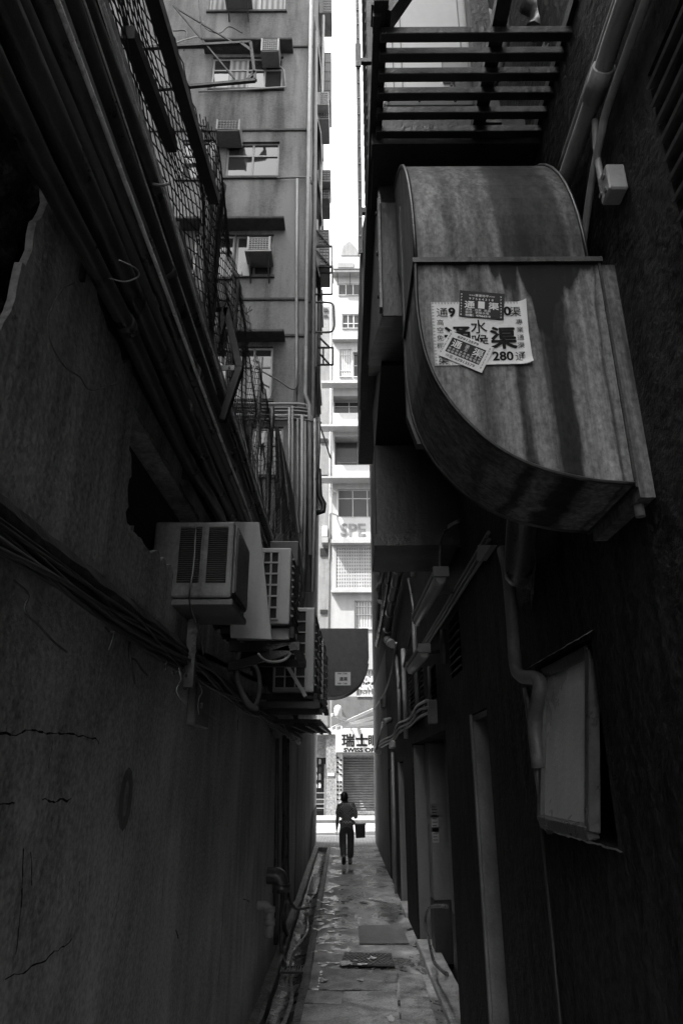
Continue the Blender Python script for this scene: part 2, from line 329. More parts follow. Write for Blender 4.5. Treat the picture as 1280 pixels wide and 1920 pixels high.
# ================================================================== THE SETTING
def sheet(mb, x0, x1, y0, y1, z): mb.add([(x0,y0,z),(x1,y0,z),(x1,y1,z),(x0,y1,z)], [(0,1,2,3)])
m = MB(); sheet(m, -1500, 1500, -1500, 1500, -.35); tag(m.build('ground', MT['asphalt']), kind='structure')
WX = -.88; EX = .95
def floor_fn(u, v):
    y = -5 + v * 28.2; x = -.50 + u * 1.46 - (0.10 * max(0, (y - 9)) / 16 if u == 0 else 0)
    n = mnoise.noise((x * 1.1, y * .7, 0)) * .006 + mnoise.noise((x * 4, y * 3, 3)) * .003
    return (x, y, n - (.02 if u == 0 else 0))
m = MB(); m.grid(floor_fn, 24, 220); tag(m.build('alley_floor', MT['floor']), kind='structure')
def gut_fn(u, v):
    y = -5 + v * 28.2; xs = -.80 + u * .31 - .10 * max(0, (y - 9)) / 16
    return (xs + .01 * mnoise.noise((y * 2, u * 3, 5)), y, -.085 - .05 * math.sin(u * math.pi) + .01 * mnoise.noise((xs * 6, y * 2.2, 9)))
m = MB(); m.grid(gut_fn, 10, 240); tag(m.build('gutter', MT['gutter']), kind='structure')
def led_fn(u, v):
    y = -5 + v * 28.2; sh = -.10 * max(0, (y - 9)) / 16
    prof = [(-.98, .05), (-.80, .035), (-.775, .02), (-.77, -.11)]; k = min(3, int(round(u * 3)))
    return (prof[k][0] + sh + .012 * mnoise.noise((y * 2.3, k, 1)), y, prof[k][1] + .012 * mnoise.noise((y * 2.7, k * 2.2, 2)))
m = MB(); m.grid(led_fn, 3, 200, False); tag(m.build('wall_footing', MT['kerb_strip']), kind='structure')
def kerb_fn(u, v):
    y = -5 + v * 28.2; sh = -.10 * max(0, (y - 9)) / 16
    prof = [(-.50, -.12), (-.495, .008), (-.42, .014), (-.40, .0), (-.40, -.05)]; k = min(4, int(round(u * 4)))
    return (prof[k][0] + sh + .006 * mnoise.noise((y * 2.9, k * .3, 7)), y, prof[k][1] + .006 * mnoise.noise((y * 2.7, k * 2.2, 6)))
m = MB(); m.grid(kerb_fn, 4, 220, False); tag(m.build('kerb', MT['kerb_strip']), kind='structure')
m = MB(); m.box((-1.3, 23.2, -.3), (.97, 25.0, -.004)); m.box((-30, 25.0, -.3), (30, 27.2, -.004)); tag(m.build('pavement', MT['paving']), kind='structure')
m = MB(); m.box((-30, 27.2, -.3), (30, 27.42, .0)); tag(m.build('pavement_kerb', MT['curb'], bevel=.02), kind='structure')
m = MB(); sheet(m, -60, 60, 27.42, 36.2, -.13); tag(m.build('road', MT['asphalt']), kind='structure')
m = MB(); sheet(m, -60, 60, 29.0, 29.12, -.126); sheet(m, -60, 60, 30.9, 31.02, -.126); sheet(m, -60, 60, 33.4, 33.6, -.126)
tag(m.build('road_line', MT['road_mark']), kind='structure')
m = MB(); m.box((-30, 36.2, -.3), (30, 36.42, .02)); tag(m.build('far_kerb', MT['fascia'], bevel=.02), kind='structure')
m = MB(); m.box((-30, 36.42, -.3), (30, 39.98, .012)); tag(m.build('far_pavement', MT['recess_wall']), kind='structure')
# running water with its glint put into the colour, cracks in the gutter
m = MB()
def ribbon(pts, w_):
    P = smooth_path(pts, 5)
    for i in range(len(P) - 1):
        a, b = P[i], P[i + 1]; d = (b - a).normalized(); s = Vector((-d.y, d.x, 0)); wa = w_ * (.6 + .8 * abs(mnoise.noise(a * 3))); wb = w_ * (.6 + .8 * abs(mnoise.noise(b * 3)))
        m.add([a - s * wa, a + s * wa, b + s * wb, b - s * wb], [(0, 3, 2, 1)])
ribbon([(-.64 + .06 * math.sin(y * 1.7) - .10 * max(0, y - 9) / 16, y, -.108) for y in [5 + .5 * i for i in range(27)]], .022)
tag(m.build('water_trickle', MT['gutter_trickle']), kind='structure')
m = MB()   # puddles and wet film: mirror the street, glints also painted in pale colour
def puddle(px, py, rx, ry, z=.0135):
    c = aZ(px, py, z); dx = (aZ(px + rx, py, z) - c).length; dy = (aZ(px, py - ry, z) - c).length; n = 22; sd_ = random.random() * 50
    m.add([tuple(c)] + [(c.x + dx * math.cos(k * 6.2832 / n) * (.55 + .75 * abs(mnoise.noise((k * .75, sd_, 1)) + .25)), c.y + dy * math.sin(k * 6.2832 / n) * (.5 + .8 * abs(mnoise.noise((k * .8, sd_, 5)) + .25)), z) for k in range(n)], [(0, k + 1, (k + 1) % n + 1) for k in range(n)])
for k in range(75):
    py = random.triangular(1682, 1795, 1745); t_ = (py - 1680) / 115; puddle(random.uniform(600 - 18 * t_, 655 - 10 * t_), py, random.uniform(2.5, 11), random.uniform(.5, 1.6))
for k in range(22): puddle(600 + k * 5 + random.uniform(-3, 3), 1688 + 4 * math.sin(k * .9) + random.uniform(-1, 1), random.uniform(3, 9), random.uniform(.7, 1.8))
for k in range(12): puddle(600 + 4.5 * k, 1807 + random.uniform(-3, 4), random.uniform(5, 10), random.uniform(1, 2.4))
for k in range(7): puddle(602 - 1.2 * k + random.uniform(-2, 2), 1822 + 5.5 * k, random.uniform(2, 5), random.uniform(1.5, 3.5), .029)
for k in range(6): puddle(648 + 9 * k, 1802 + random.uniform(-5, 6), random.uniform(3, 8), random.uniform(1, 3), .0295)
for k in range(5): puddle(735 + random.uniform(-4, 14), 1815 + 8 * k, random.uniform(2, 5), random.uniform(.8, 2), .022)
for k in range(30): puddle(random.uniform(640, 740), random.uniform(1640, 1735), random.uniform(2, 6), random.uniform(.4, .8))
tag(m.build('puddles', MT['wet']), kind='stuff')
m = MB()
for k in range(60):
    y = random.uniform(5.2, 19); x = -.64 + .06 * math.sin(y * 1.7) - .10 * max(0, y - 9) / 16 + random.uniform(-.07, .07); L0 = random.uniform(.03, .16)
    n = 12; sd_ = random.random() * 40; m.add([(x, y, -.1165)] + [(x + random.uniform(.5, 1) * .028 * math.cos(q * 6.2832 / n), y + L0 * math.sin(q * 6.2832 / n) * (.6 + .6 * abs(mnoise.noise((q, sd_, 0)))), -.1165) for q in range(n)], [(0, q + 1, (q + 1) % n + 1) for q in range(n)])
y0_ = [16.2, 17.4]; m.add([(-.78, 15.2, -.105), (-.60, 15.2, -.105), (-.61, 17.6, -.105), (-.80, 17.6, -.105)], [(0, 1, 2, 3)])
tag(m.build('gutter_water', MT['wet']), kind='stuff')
# --- patches in the concrete and covers lying on the floor
def slab(name, pxs, mt, z=.016, th=.01, kind=None):
    m = MB(); P = [aZ(x, y, z) for x, y in pxs]; m.prism(P, (0, 0, th)); o = m.build(name, mt, bevel=.003)
    if kind: tag(o, kind=kind)
    return o
slab('concrete_patch', [(608, 1817), (745, 1822), (744, 1858), (592, 1857)], MT['patch'], kind='structure')
slab('concrete_patch', [(577, 1858), (645, 1861), (639, 1884), (570, 1882)], MT['patch'], kind='structure')
slab('concrete_patch', [(645, 1861), (742, 1859), (752, 1935), (560, 1935), (570, 1884), (639, 1886)], MT['patch_light'], .012, kind='structure')
slab('concrete_patch', [(746, 1822), (792, 1830), (822, 1935), (754, 1935)], MT['patch'], .008, kind='structure')
t = slab('steel_cover', [(671, 1737), (752, 1735), (767, 1770), (674, 1770)], MT['steel_plate'], .014, .012)
tag(t, 'flat steel cover plate lying on the alley floor beyond the checkered manhole cover', 'cover plate')
mh = thing('manhole_cover', 'rectangular checkered iron manhole cover set in the wet alley floor', 'manhole', aZ(690, 1800, .012))
P = [aZ(x, y, .012) for x, y in ((645, 1786), (733, 1788), (740, 1813), (638, 1811))]
m = MB(); m.prism(P, (0, 0, .008)); m.build('frame', MT['dark_metal'], mh)
m = MB()
def bil(P, u, v): return P[3] * (1-u) * (1-v) + P[2] * u * (1-v) + P[1] * u * v + P[0] * (1-u) * v
for i in range(22):
    for j in range(9):
        if (i + j) % 2: continue
        u0, v0 = .03 + .94 * i / 22, .05 + .9 * j / 9; du, dv = .94 / 22 * .92, .9 / 9 * .86
        m.prism([bil(P, u0, v0) + Vector((0,0,.008)), bil(P, u0 + du, v0) + Vector((0,0,.008)), bil(P, u0 + du, v0 + dv) + Vector((0,0,.008)), bil(P, u0, v0 + dv) + Vector((0,0,.008))], (0, 0, .008))
m.build('tread_pattern', MT['steel_plate'], mh)
dg_ = thing('drain_grate', 'small barred iron drain grate across the wet gutter', 'drain grate', aZ(553, 1822, -.08))
m = MB(); c = aZ(553, 1820, -.06)
m.beam((-.78, c.y - .13, -.05), (-.50, c.y - .13, -.05), .02, .02); m.beam((-.78, c.y + .13, -.05), (-.50, c.y + .13, -.05), .02, .02); m.build('frame', MT['dark_metal'], dg_)
m = MB()
for i in range(9): x = -.77 + i * .032; m.beam((x, c.y - .12, -.05), (x, c.y + .12, -.05), .012, .018)
m.build('bars', MT['grey_metal'], dg_)
# litter on the floor: a few pale scraps
for i, (x, y, s, l) in enumerate([(676, 1838, .05, 'white paper scrap lying on the dark patch in the middle of the floor'), (606, 1838, .055, 'pale torn scrap lying at the left edge of the dark patch'), (733, 1911, .05, 'small white scrap near the bottom edge of the alley floor'), (700, 1796, .05, 'crumpled white scrap on the checkered manhole cover'), (648, 1806, .10, 'crumpled pale plastic sheet lying at the left end of the manhole cover')]):
    c = aZ(x, y, .032); m = MB(); n = 9
    pts = [(c.x + s * (.5 + .6 * random.random()) * math.cos(k * 6.283 / n), c.y + 1.7 * s * (.4 + .7 * random.random()) * math.sin(k * 6.283 / n), c.z + random.random() * .012) for k in range(n)]
    m.add(pts + [(p[0], p[1], p[2] + .003) for p in pts] + [tuple(c + Vector((0, 0, .014)))], [(k, (k+1) % n, n + (k+1) % n, n + k) for k in range(n)] + [(n + k, n + (k+1) % n, 2*n) for k in range(n)] + [tuple(range(n))[::-1]])
    tag(m.build('litter_scrap', MT['paper']), l, 'litter', 'pale scraps on the alley floor')
# ================================================================== LEFT LOW BUILDING
lb = thing('low_building', 'low grimy plastered building lining the left side of the alley below the pipes', 'building', (-3.5, 4, 0))
m = MB()
def lw(u, v):
    y = -4 + u * 17.5; z = -.1 + v * 2.80; return (WX - .012 * mnoise.noise((y * .6, z * .6, 0)) - (.03 * max(0, y - 9) / 4), y, z)
m.grid(lw, 90, 24); m.box((-6.9, -4, 0), (-1.06, 13.46, 4.28)); m.build('lower_wall', MT['wall_left'], lb)
def jag(pts, amp, step, seed):
    out = []
    for i, (y, z) in enumerate(pts):
        y2, z2 = pts[(i + 1) % len(pts)]; L_ = math.hypot(y2 - y, z2 - z); n = max(1, int(L_ / step))
        for k in range(n):
            t = k / n; a = amp * mnoise.noise(((y + (y2-y)*t) * 13 + seed, (z + (z2-z)*t) * 13, 0)) if k else 0
            b = amp * mnoise.noise(((y + (y2-y)*t) * 13, (z + (z2-z)*t) * 13 + seed, 4)) if k else 0
            out.append((y + (y2 - y) * t + a, z + (z2 - z) * t + b))
    return out
m = MB(); poly = jag([(-4, 2.74), (13.4, 2.70), (13.4, 2.94), (9, 2.95), (4.2, 3.0), (3.1, 3.06), (2.62, 3.02), (2.5, 3.06), (2.49, 3.3), (2.47, 3.62), (2.1, 3.62), (1.62, 3.8), (1.50, 3.72), (1.49, 3.5), (1.46, 3.22), (1.40, 3.12), (1.2, 3.18), (-4, 3.15)], .06, .03, 3)
m.prism([(WX + .015, y, z) for y, z in poly], (-.022, 0, 0)); m.build('upper_plaster', MT['wall_left_up'], lb)
m = MB(); m.box((-1.05, -4, 2.6), (-1.0, 13.4, 4.28)); m.build('exposed_brick', MT['brick_wall'], lb)
m = MB()
def rub(u, v):
    y = -1 + u * 2.6; z = 3.0 + v * 1.2; n = abs(mnoise.noise((y * 6, z * 9, 2))) * .11 + mnoise.noise((y * 17, z * 17, 5)) * .03 - .02
    return (-.955 + n, y, z)
m.grid(rub, 60, 36); m.build('rubble', MT['rubble'], lb)
m = MB()
m.grid(lambda u, v: (WX + .02 + .02 * mnoise.noise((u * 90, v * 3, 1)) - .10 * v, 2.45 + u * 9, 3.50 + .14 * v + .02 * mnoise.noise((u * 70, v, 5))), 120, 3, False)
m.box((-1.0, 2.45, 3.52), (-.89, 11.4, 3.66)); m.build('lintel', MT['wall_left_up'], lb)
m = MB()
def ldg(u, v):
    y = -4 + u * 17.4; k = int(round(v * 4)); pr = [(-.90, 2.74), (-.835, 2.735), (-.82, 2.70), (-.835, 2.66), (-.90, 2.65)][k]; n = mnoise.noise((y * 5, k, 0))
    return (pr[0] + .016 * n, y, pr[1] + .014 * mnoise.noise((y * 7, k * 2., 3)))
m.grid(ldg, 260, 4, False); m.build('ledge', MT['ledge'], lb)
m = MB(); m.box((-14.2, -4, 4.29), (-.86, 13.46, 4.33)); m.build('roof', MT['dark_metal'], lb)
m = MB(); cxy = aX(225, 1500, WX + .016)
m.text('0', .30, cxy + Vector((0, .07, -.10)), (0, 1, 0), (0, 0, 1), .01, 'CENTER', 1.1); m.build('painted_numeral', MT['pipe_dark'], lb)
def crack(pts, w_, X=WX + .016):
    m = MB(); P = [Vector((X, aX(a, b, X).y, aX(a, b, X).z)) for a, b in pts]; Q = []
    for i in range(len(P) - 1):
        for k in range(6): t = k / 6; p = P[i].lerp(P[i+1], t); Q.append(p + Vector((0, .012 * mnoise.noise(p * 25), .012 * mnoise.noise(p * 25 + Vector((7, 0, 0))))))
    Q.append(P[-1])
    for i in range(len(Q) - 1):
        d = (Q[i+1] - Q[i]).normalized(); s = Vector((0, -d.z, d.y)) * w_ * .7 * (.3 + .7 * random.random())
        m.add([Q[i] - s, Q[i] + s, Q[i+1] + s, Q[i+1] - s], [(0, 3, 2, 1)])
    m.build('crack', MT['ink'], lb)
crack([(0, 1377), (60, 1373), (100, 1372), (130, 1378), (180, 1385), (186, 1395)], .005); crack([(0, 1506), (28, 1506)], .004); crack([(80, 1499), (110, 1501), (134, 1497)], .006)
crack([(237, 1540), (222, 1690), (210, 1720)], .003); crack([(100, 1390), (92, 1440)], .003); crack([(420, 1690), (412, 1820), (405, 1870)], .008); crack([(392, 1500), (388, 1690), (376, 1870)], .004)
crack([(45, 1590), (40, 1700), (30, 1790)], .007); crack([(58, 1600), (60, 1660)], .005); crack([(150, 1650), (146, 1700)], .003); crack([(290, 1590), (286, 1650)], .003); crack([(309, 1610), (305, 1680)], .003)
crack([(456, 1685), (468, 1690), (462, 1705)], .006); crack([(10, 1835), (60, 1815), (110, 1780), (135, 1760)], .004); crack([(330, 1745), (335, 1760)], .012)
# street-end left wall (ground floor of the tower) is part of the tower
# ================================================================== LEFT TOWER
TY = 13.5
tw = thing('apartment_tower', 'tall weathered grey apartment block whose window front faces down the alley on the left', 'building', (-4, 19, 0))
def tz(px, py): v = aY(px, py, TY); return v.x, v.z
WIN = [((395, -55), (536, 20), 3, 1), ((397, 107), (530, 166), 4, 1), ((340, 262), (402, 335), 2, 1), ((424, 266), (523, 331), 2, 1), ((362, 440), (438, 520), 2, 1), ((441, 440), (512, 516), 2, 0),
       ((440, 650), (510, 748), 2, 1), ((345, 650), (425, 748), 3, 1), ((470, 800), (530, 890), 2, 1)]
holes = []
for (a, b), (c, d), n, tr in WIN:
    u0, z1 = tz(a, b); u1, z0 = tz(c, d); u0 = tz(a, (b + d) / 2)[0]; u1 = tz(c, (b + d) / 2)[0]; holes.append((u0, u1, z0, z1, .16))
m = MB(); wall_holes(m, (0, TY, 0), (1, 0, 0), (0, 0, 1), (-14.2, -.93), (0, 32), holes, (0, -1, 0))
def side(u, v): y = TY + u * 11.5; z = v * 32; return (-.93 - .12 * u + (.0), y, z)
m.grid(side, 20, 60, False); m.box((-14.2, 24.95, 0), (-1.05, 24.99, 32)); m.box((-14.2, TY, 31.9), (-1.0, 24.9, 32)); m.build('wall', MT['wall_tower'], tw)
m = MB()
def sidelow(u, v): y = TY - .05 + u * 11.6; z = -.1 + v * 4.3; return (-.90 - .13 * u - .01 * mnoise.noise((y, z, 1)), y, z)
m.grid(sidelow, 60, 12); m.box((-1.05, 25.05, -.1), (-14, 25.1, 4.2)); m.build('ground_floor_wall', MT['wall_left_up'], tw)
m = MB()
def sidebrick(u, v): y = 19 + u * 6.1; z = -.1 + v * 1.2 * min(1, u * 3); return (-.937 - .075 * u, y, z)
m.grid(sidebrick, 20, 6); m.build('exposed_brick', MT['brick_wall'], tw)
for i, ((a, b), (c, d), n, tr) in enumerate(WIN):
    u0, u1, z0, z1, dp = holes[i]; Y = TY + .07; fr = MB(); t_ = .05
    wnd = MB(); wnd.box((u0 - .06, TY - .06, z0 - .09), (u1 + .06, TY + .02, z0 - .02)); wnd = wnd.build('window', MT['ledge'], tw)
    fr.box((u0, Y, z0), (u1, Y + .05, z0 + t_)); fr.box((u0, Y, z1 - t_), (u1, Y + .05, z1)); zt = z0 + (z1 - z0) * .64
    for k in range(n + 1): x = u0 + t_ / 2 + (u1 - u0 - t_) * k / n; fr.box((x - t_ / 2, Y - .003, z0 + t_), (x + t_ / 2, Y + .047, z1 - t_))
    if tr: fr.box((u0 + t_, Y - .006, zt - t_ / 2), (u1 - t_, Y + .044, zt + t_ / 2))
    fr.build('frame', MT['grey_metal' if i in (2, 3, 5, 8) else 'off_white'], wnd)
    for k in range(n):
        x0 = u0 + (u1 - u0) * k / n + .03; x1 = u0 + (u1 - u0) * (k + 1) / n - .03; pn = MB()
        pn.box((x0, Y + .022, z0 + .03), (x1, Y + .03, z1 - .03)); pn.build('pane', MT['curtain' if (i == 0 or (i, k) in ((1, 1), (7, 0))) else 'glass'], wnd)
    if i in (1, 5, 6, 7):   # concrete canopy over the window
        cn = MB(); w0 = u0 - (.25 if i != 5 else 1.75); cn.box((w0, TY - .42, z1 + .12), (u1 + .28, TY + .01, z1 + .21)); cn.build('canopy', MT['ledge'], tw, bevel=.02)
for (a, b, c) in ((330, 90, 583), (335, 246, 578), (455, 562, 575), (520, 630, 572)):
    x0, z = tz(a, b); x1 = -.915; m = MB(); m.box((x0 - 2, TY - .045, z - .035), (x1, TY + .01, z + .035)); m.build('floor_band', MT['ledge'], tw, bevel=.01)
# ================================================================== ADDED UNSEEN BLOCK SHADING THE TOWER FRONT (left)
m = MB(); m.box((-30, -34, 0), (-14.3, 13.4, 54)); bk = m.build('back_block', MT['wall_tower']); tag(bk, 'tall plain concrete block standing behind the low left building', 'building')
# ================================================================== RIGHT BUILDING
rb = thing('dark_building', 'tall soot-dark building with stepped doorways lining the right side of the alley', 'building', (4, 10, 0))
win_h = (2.66, 3.50, 1.86, 2.60, .22); door_h = (4.82, 5.45, -.1, 2.52, .25); bay_h = (6.9, 10.5, -.1, 2.50, .55); d2_h = (12.2, 13.4, -.1, 2.3, .25); d3_h = (15.5, 16.4, -.1, 2.2, .3)
lv_h = (1.0, 1.52, 3.45, 4.15, .12); lv2 = (8.6, 10.4, 2.72, 3.48, .1); v1 = (5.7, 6.3, 2.9, 3.4, .1); v2 = (7.4, 7.9, 2.8, 3.2, .1)
m = MB(); wall_holes(m, (EX, 0, 0), (0, 1, 0), (0, 0, 1), (-6, 25), (-.1, 17), [win_h, door_h, bay_h, d2_h, d3_h, lv_h, lv2, v1, v2], (-1, 0, 0))
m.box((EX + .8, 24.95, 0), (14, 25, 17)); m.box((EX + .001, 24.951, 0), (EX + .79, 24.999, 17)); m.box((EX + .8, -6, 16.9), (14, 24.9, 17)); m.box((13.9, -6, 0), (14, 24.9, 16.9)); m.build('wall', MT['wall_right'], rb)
# far end of the ground floor is rendered paler
m = MB(); m.grid(lambda u, v: (EX - .012 - .01 * mnoise.noise((u * 9, v * 5, 2)), 16.5 + u * 8.5, -.1 + v * 5), 30, 10); m.build('end_render', MT['end_render'], rb)
# stepped pilasters of the bay
for k, (x0, y, mt) in enumerate(((EX + .02, 10.48, 'wall_pale'), (EX + .13, 9.7, 'wall_pale'), (EX + .25, 8.6, 'wall_pale'))):
    m = MB(); m.box((x0, y - .02, .62 if k else -.05), (EX + .54, y + .35, 2.49)); m.build('pilaster', MT[mt], rb, bevel=.01)
    if k: m = MB(); m.box((x0 - .004, y - .026, -.05), (EX + .54, y + .35, .615)); m.build('plinth', MT['plinth_dark'], rb)
m = MB(); m.grid(lambda u, v: (EX + .02 + .5 * u, 10.455, -.05 + v * 2.5), 4, 10); m.build('door_jamb', MT['wall_pale'], rb)
m = MB(); m.box((EX + .003, 5.37, -.05), (EX + .24, 5.44, 2.51)); m.box((EX - .012, 5.40, -.05), (EX + .003, 5.45, 2.52)); m.build('door_jamb', MT['pipe_mid'], rb)
m = MB(); m.box((EX + .003, 4.83, 2.47), (EX + .24, 5.37, 2.51)); m.box((EX + .20, 4.84, -.05), (EX + .235, 5.36, 2.46)); m.build('door', MT['dark_metal'], rb)
m = MB(); m.box((EX + .02, 13.32, -.05), (EX + .24, 13.385, 2.28)); m.box((EX - .01, 13.36, -.05), (EX + .02, 13.41, 2.3)); m.build('door_jamb', MT['wall_pale'], rb)
m = MB(); m.box((EX + .02, 16.33, -.05), (EX + .28, 16.39, 2.19)); m.build('door_jamb', MT['wall_pale'], rb)
for y0, y1 in ((4.86, 5.40), (6.95, 10.4), (12.25, 13.3)):
    m = MB(); m.box((EX - .045, y0, -.05), (EX + .20, y1, .07)); m.build('doorstep', MT['patch_light'], rb, bevel=.01)
m = MB()
for i in range(9): z = 3.48 + i * .075; m.prism([(EX - .02, lv_h[0] + .01, z), (EX + .06, lv_h[0] + .01, z + .05), (EX + .065, lv_h[0] + .01, z + .042), (EX - .015, lv_h[0] + .01, z - .008)], (0, .50, 0))
m.build('louvre', MT['pipe_mid'], rb)
m = MB()
for i in range(12): z = 2.75 + i * .06; m.prism([(EX - .03, 8.62, z), (EX + .04, 8.62, z + .035), (EX + .045, 8.62, z + .028), (EX - .025, 8.62, z - .008)], (0, 1.76, 0))
m.build('louvre', MT['pipe_mid'], rb)
for h in (v1, v2):
    m = MB()
    for i in range(6): z = h[2] + .04 + i * (h[3] - h[2] - .06) / 6; m.prism([(EX - .015, h[0] + .01, z), (EX + .03, h[0] + .01, z + .03), (EX + .035, h[0] + .01, z + .024), (EX - .01, h[0] + .01, z - .006)], (0, h[1] - h[0] - .02, 0))
    m.build('louvre', MT['dark_metal'], rb)
# the top hung window, tilted out
wd = MB(); wd.grid(lambda u, v: (EX - .03 + .05 * v + .006 * mnoise.noise((u * 30, v, 0)), 2.60 + u * .98, 2.60 + .03 * v + .005 * mnoise.noise((u * 20, v * 3, 2))), 40, 3, False); wd = wd.build('window', MT['wall_left_up'], rb); sl_ = MB()
sl_.grid(lambda u, v: (EX - .025 + .04 * v + .01 * mnoise.noise((u * 24, v, 0)), 2.60 + u * .98, 1.86 - .022 * v + .006 * mnoise.noise((u * 20, v * 3, 2))), 40, 3, False); sl_.build('sill', MT['wall_left_up'], wd)
def wpt(y, t, off=0): return Vector((EX + .03 - .085 * t - off, y, 2.56 - .66 * t))
m = MB()
for a, b in (((2.75, 0), (2.75, 1)), ((3.42, 0), (3.42, 1)), ((2.75, 0), (3.42, 0)), ((2.75, 1), (3.42, 1))): m.beam(wpt(*a), wpt(*b), .05, .045, (1, 0, .2))
m.build('frame', MT['pipe_dark'], wd, bevel=.004)
m = MB(); m.prism([wpt(2.76, .01), wpt(3.41, .01), wpt(3.41, .99), wpt(2.76, .99)], (.008, 0, 0)); m.build('pane', MT['frosted'], wd)
# ================================================================== FAR BUILDING ACROSS THE STREET
FY = 40.0
fb = thing('white_building', 'sunlit white balcony building closing the view across the street', 'building', (0, 45, 0))
def fp(x, y, Y=FY): v = aY(x, y, Y); return v.x, v.z
def rect(px0, py0, px1, py1, d=.15, Y=FY):
    yc = (py0 + py1) / 2; return [fp(px0, yc, Y)[0], fp(px1, yc, Y)[0], fp(px0, py1, Y)[1], fp(px0, py0, Y)[1], d]
FW = [rect(634, 532, 676, 553), rect(641, 589, 674, 615), rect(636, 655, 659, 706), rect(662, 660, 676, 706, .3), rect(625, 742, 674, 776, .9), rect(627, 818, 693, 872, .9), rect(633, 917, 692, 969, .25), rect(630, 1026, 697, 1102, .5), rect(664, 1126, 697, 1178, .2), rect(668, 1255, 704, 1304, .2)]
for r_ in FW[4:8]: r_[1] = max(r_[1], 2.3)
for r_ in FW[8:]: r_[1] = 2.6
fx0 = fp(622, 1100)[0]
m = MB(); wall_holes(m, (0, FY, 0), (1, 0, 0), (0, 0, 1), (fx0, 12), (3.0, 36.3), FW, (0, -1, 0)); m.box((fx0, FY + .95, 3), (12, FY + 8, 36.2))
m.add([(fx0, FY, 3), (fx0, FY + 1, 3), (fx0, FY + 1, 36.3), (fx0, FY, 36.3)], [(0, 1, 2, 3)])
m.prism([(-.95, FY + .5, 36.3), (6, FY + .5, 36.3), (6, FY + .5, 38), (1.7, FY + .5, 39.5), (.95, FY + .5, 39.85), (-.1, FY + .5, 39.7), (-.3, FY + .5, 39.4), (-.62, FY + .5, 37.6), (-.95, FY + .5, 37.5)], (0, 1, 0)); m.build('wall', MT['white_facade'], fb)
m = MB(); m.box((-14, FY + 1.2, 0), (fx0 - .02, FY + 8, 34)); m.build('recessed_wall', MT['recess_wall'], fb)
def fwin(r_, cols, bars, pane, fmat='white', Y=None):
    u0, u1, z0, z1, d = r_; Y = FY + d - .1 if Y is None else Y; wn_ = MB(); wn_.box((u0, FY - .05, z0 - .08), (u1, FY + .02, z0 - .01)); wn_ = wn_.build('window', MT['white_facade'], fb)
    f = MB(); t_ = .06; f.box((u0, Y, z0), (u1, Y + .05, z0 + t_)); f.box((u0, Y, z1 - t_), (u1, Y + .05, z1))
    for k in range(cols + 1): x = u0 + t_ / 2 + (u1 - u0 - t_) * k / cols; f.box((x - t_ / 2, Y - .003, z0 + t_), (x + t_ / 2, Y + .047, z1 - t_))
    for b in bars: z = z0 + (z1 - z0) * b; f.box((u0 + t_, Y - .006, z - t_ / 2), (u1 - t_, Y + .044, z + t_ / 2))
    f.build('frame', MT[fmat], wn_)
    for k in range(cols):
        p = MB(); p.box((u0 + (u1 - u0) * k / cols + .04, Y + .02, z0 + .03), (u0 + (u1 - u0) * (k + 1) / cols - .04, Y + .03, z1 - .03)); p.build('pane', MT[pane], wn_)
fwin(FW[0], 3, [], 'glass_far'); fwin(FW[1], 3, [.35], 'glass_far'); fwin(FW[2], 1, [.22, .8], 'curtain'); fwin(FW[3], 1, [.5], 'glass_far')
fwin(FW[4], 3, [.72], 'glass_far'); fwin(FW[6], 3, [.68], 'glass_far'); fwin(FW[8], 2, [.5, .8], 'curtain'); fwin(FW[9], 2, [.75], 'curtain')
fwin(FW[5], 2, [.26], 'glass_far', 'pipe_mid')
r5 = FW[5]; m = MB(); Yg = FY + .08
for i in range(40):
    x = r5[0] + (r5[1] - r5[0]) * i / 40; m.beam((x, Yg, r5[2]), (x, Yg, r5[2] + (r5[3] - r5[2]) * .3), .02, .02)
m.build('railing', MT['dark_metal'], fb)
# parapets, ledges and shade canopies of the storeys
m = MB()
for y, dep, th in ((516, .5, .25), (638, .35, .3), (726, .7, .18), (808, .8, .14), (905, .9, .12), (1018, .4, .25), (1110, .25, .15)):
    z = fp(640, y)[1]; m.box((fx0 - (.75 if dep > .6 else .05), FY - dep, z - th / 2), (8, FY - .001, z + th / 2))
m.build('canopy', MT['white_facade'], fb)
m = MB()
for py0, py1 in ((776, 806), (874, 903), (972, 1016)):
    z0 = fp(640, py1)[1]; z1 = fp(640, py0)[1]; m.box((fx0 + .03, FY - .12, z0), (8, FY - .003, z1))
m.build('parapet', MT['white'], fb)
m = MB(); r7 = FW[7]; nx, nz = 19, 12; cw = (r7[1] - r7[0]) / nx; ch = (r7[3] - r7[2]) / nz
for i in range(nx + 1): m.box((r7[0] + i * cw - .05, FY + .02, r7[2]), (r7[0] + i * cw + .05, FY + .11, r7[3]))
for j in range(nz + 1): m.box((r7[0], FY + .025, r7[2] + j * ch - .06), (r7[1], FY + .105, r7[2] + j * ch + .06))
m.build('breeze_block_screen', MT['white_facade'], fb); m = MB(); m.box((r7[0] + .02, FY + .40, r7[2] + .02), (r7[1] - .02, FY + .45, r7[3] - .02)); m.build('screen_backing', MT['plinth_dark'], fb)
m = MB(); z0 = fp(640, 968)[1]; z1 = fp(640, 924)[1]; c0 = Vector((FW[6][0], FY, z0)); dx = Vector((-.45, -.5, 0))
m.beam(c0 + Vector((0, 0, .04)), c0 + dx + Vector((0, 0, .04)), .06, .08); m.beam(c0 + Vector((0, 0, z1 - z0)), c0 + dx + Vector((0, 0, z1 - z0)), .06, .08)
m.beam(c0 + dx * .05, c0 + dx * .05 + Vector((0, 0, z1 - z0)), .08, .06); m.beam(c0 + dx, c0 + dx + Vector((0, 0, z1 - z0)), .08, .06); m.build('open_casement', MT['white'], fb)
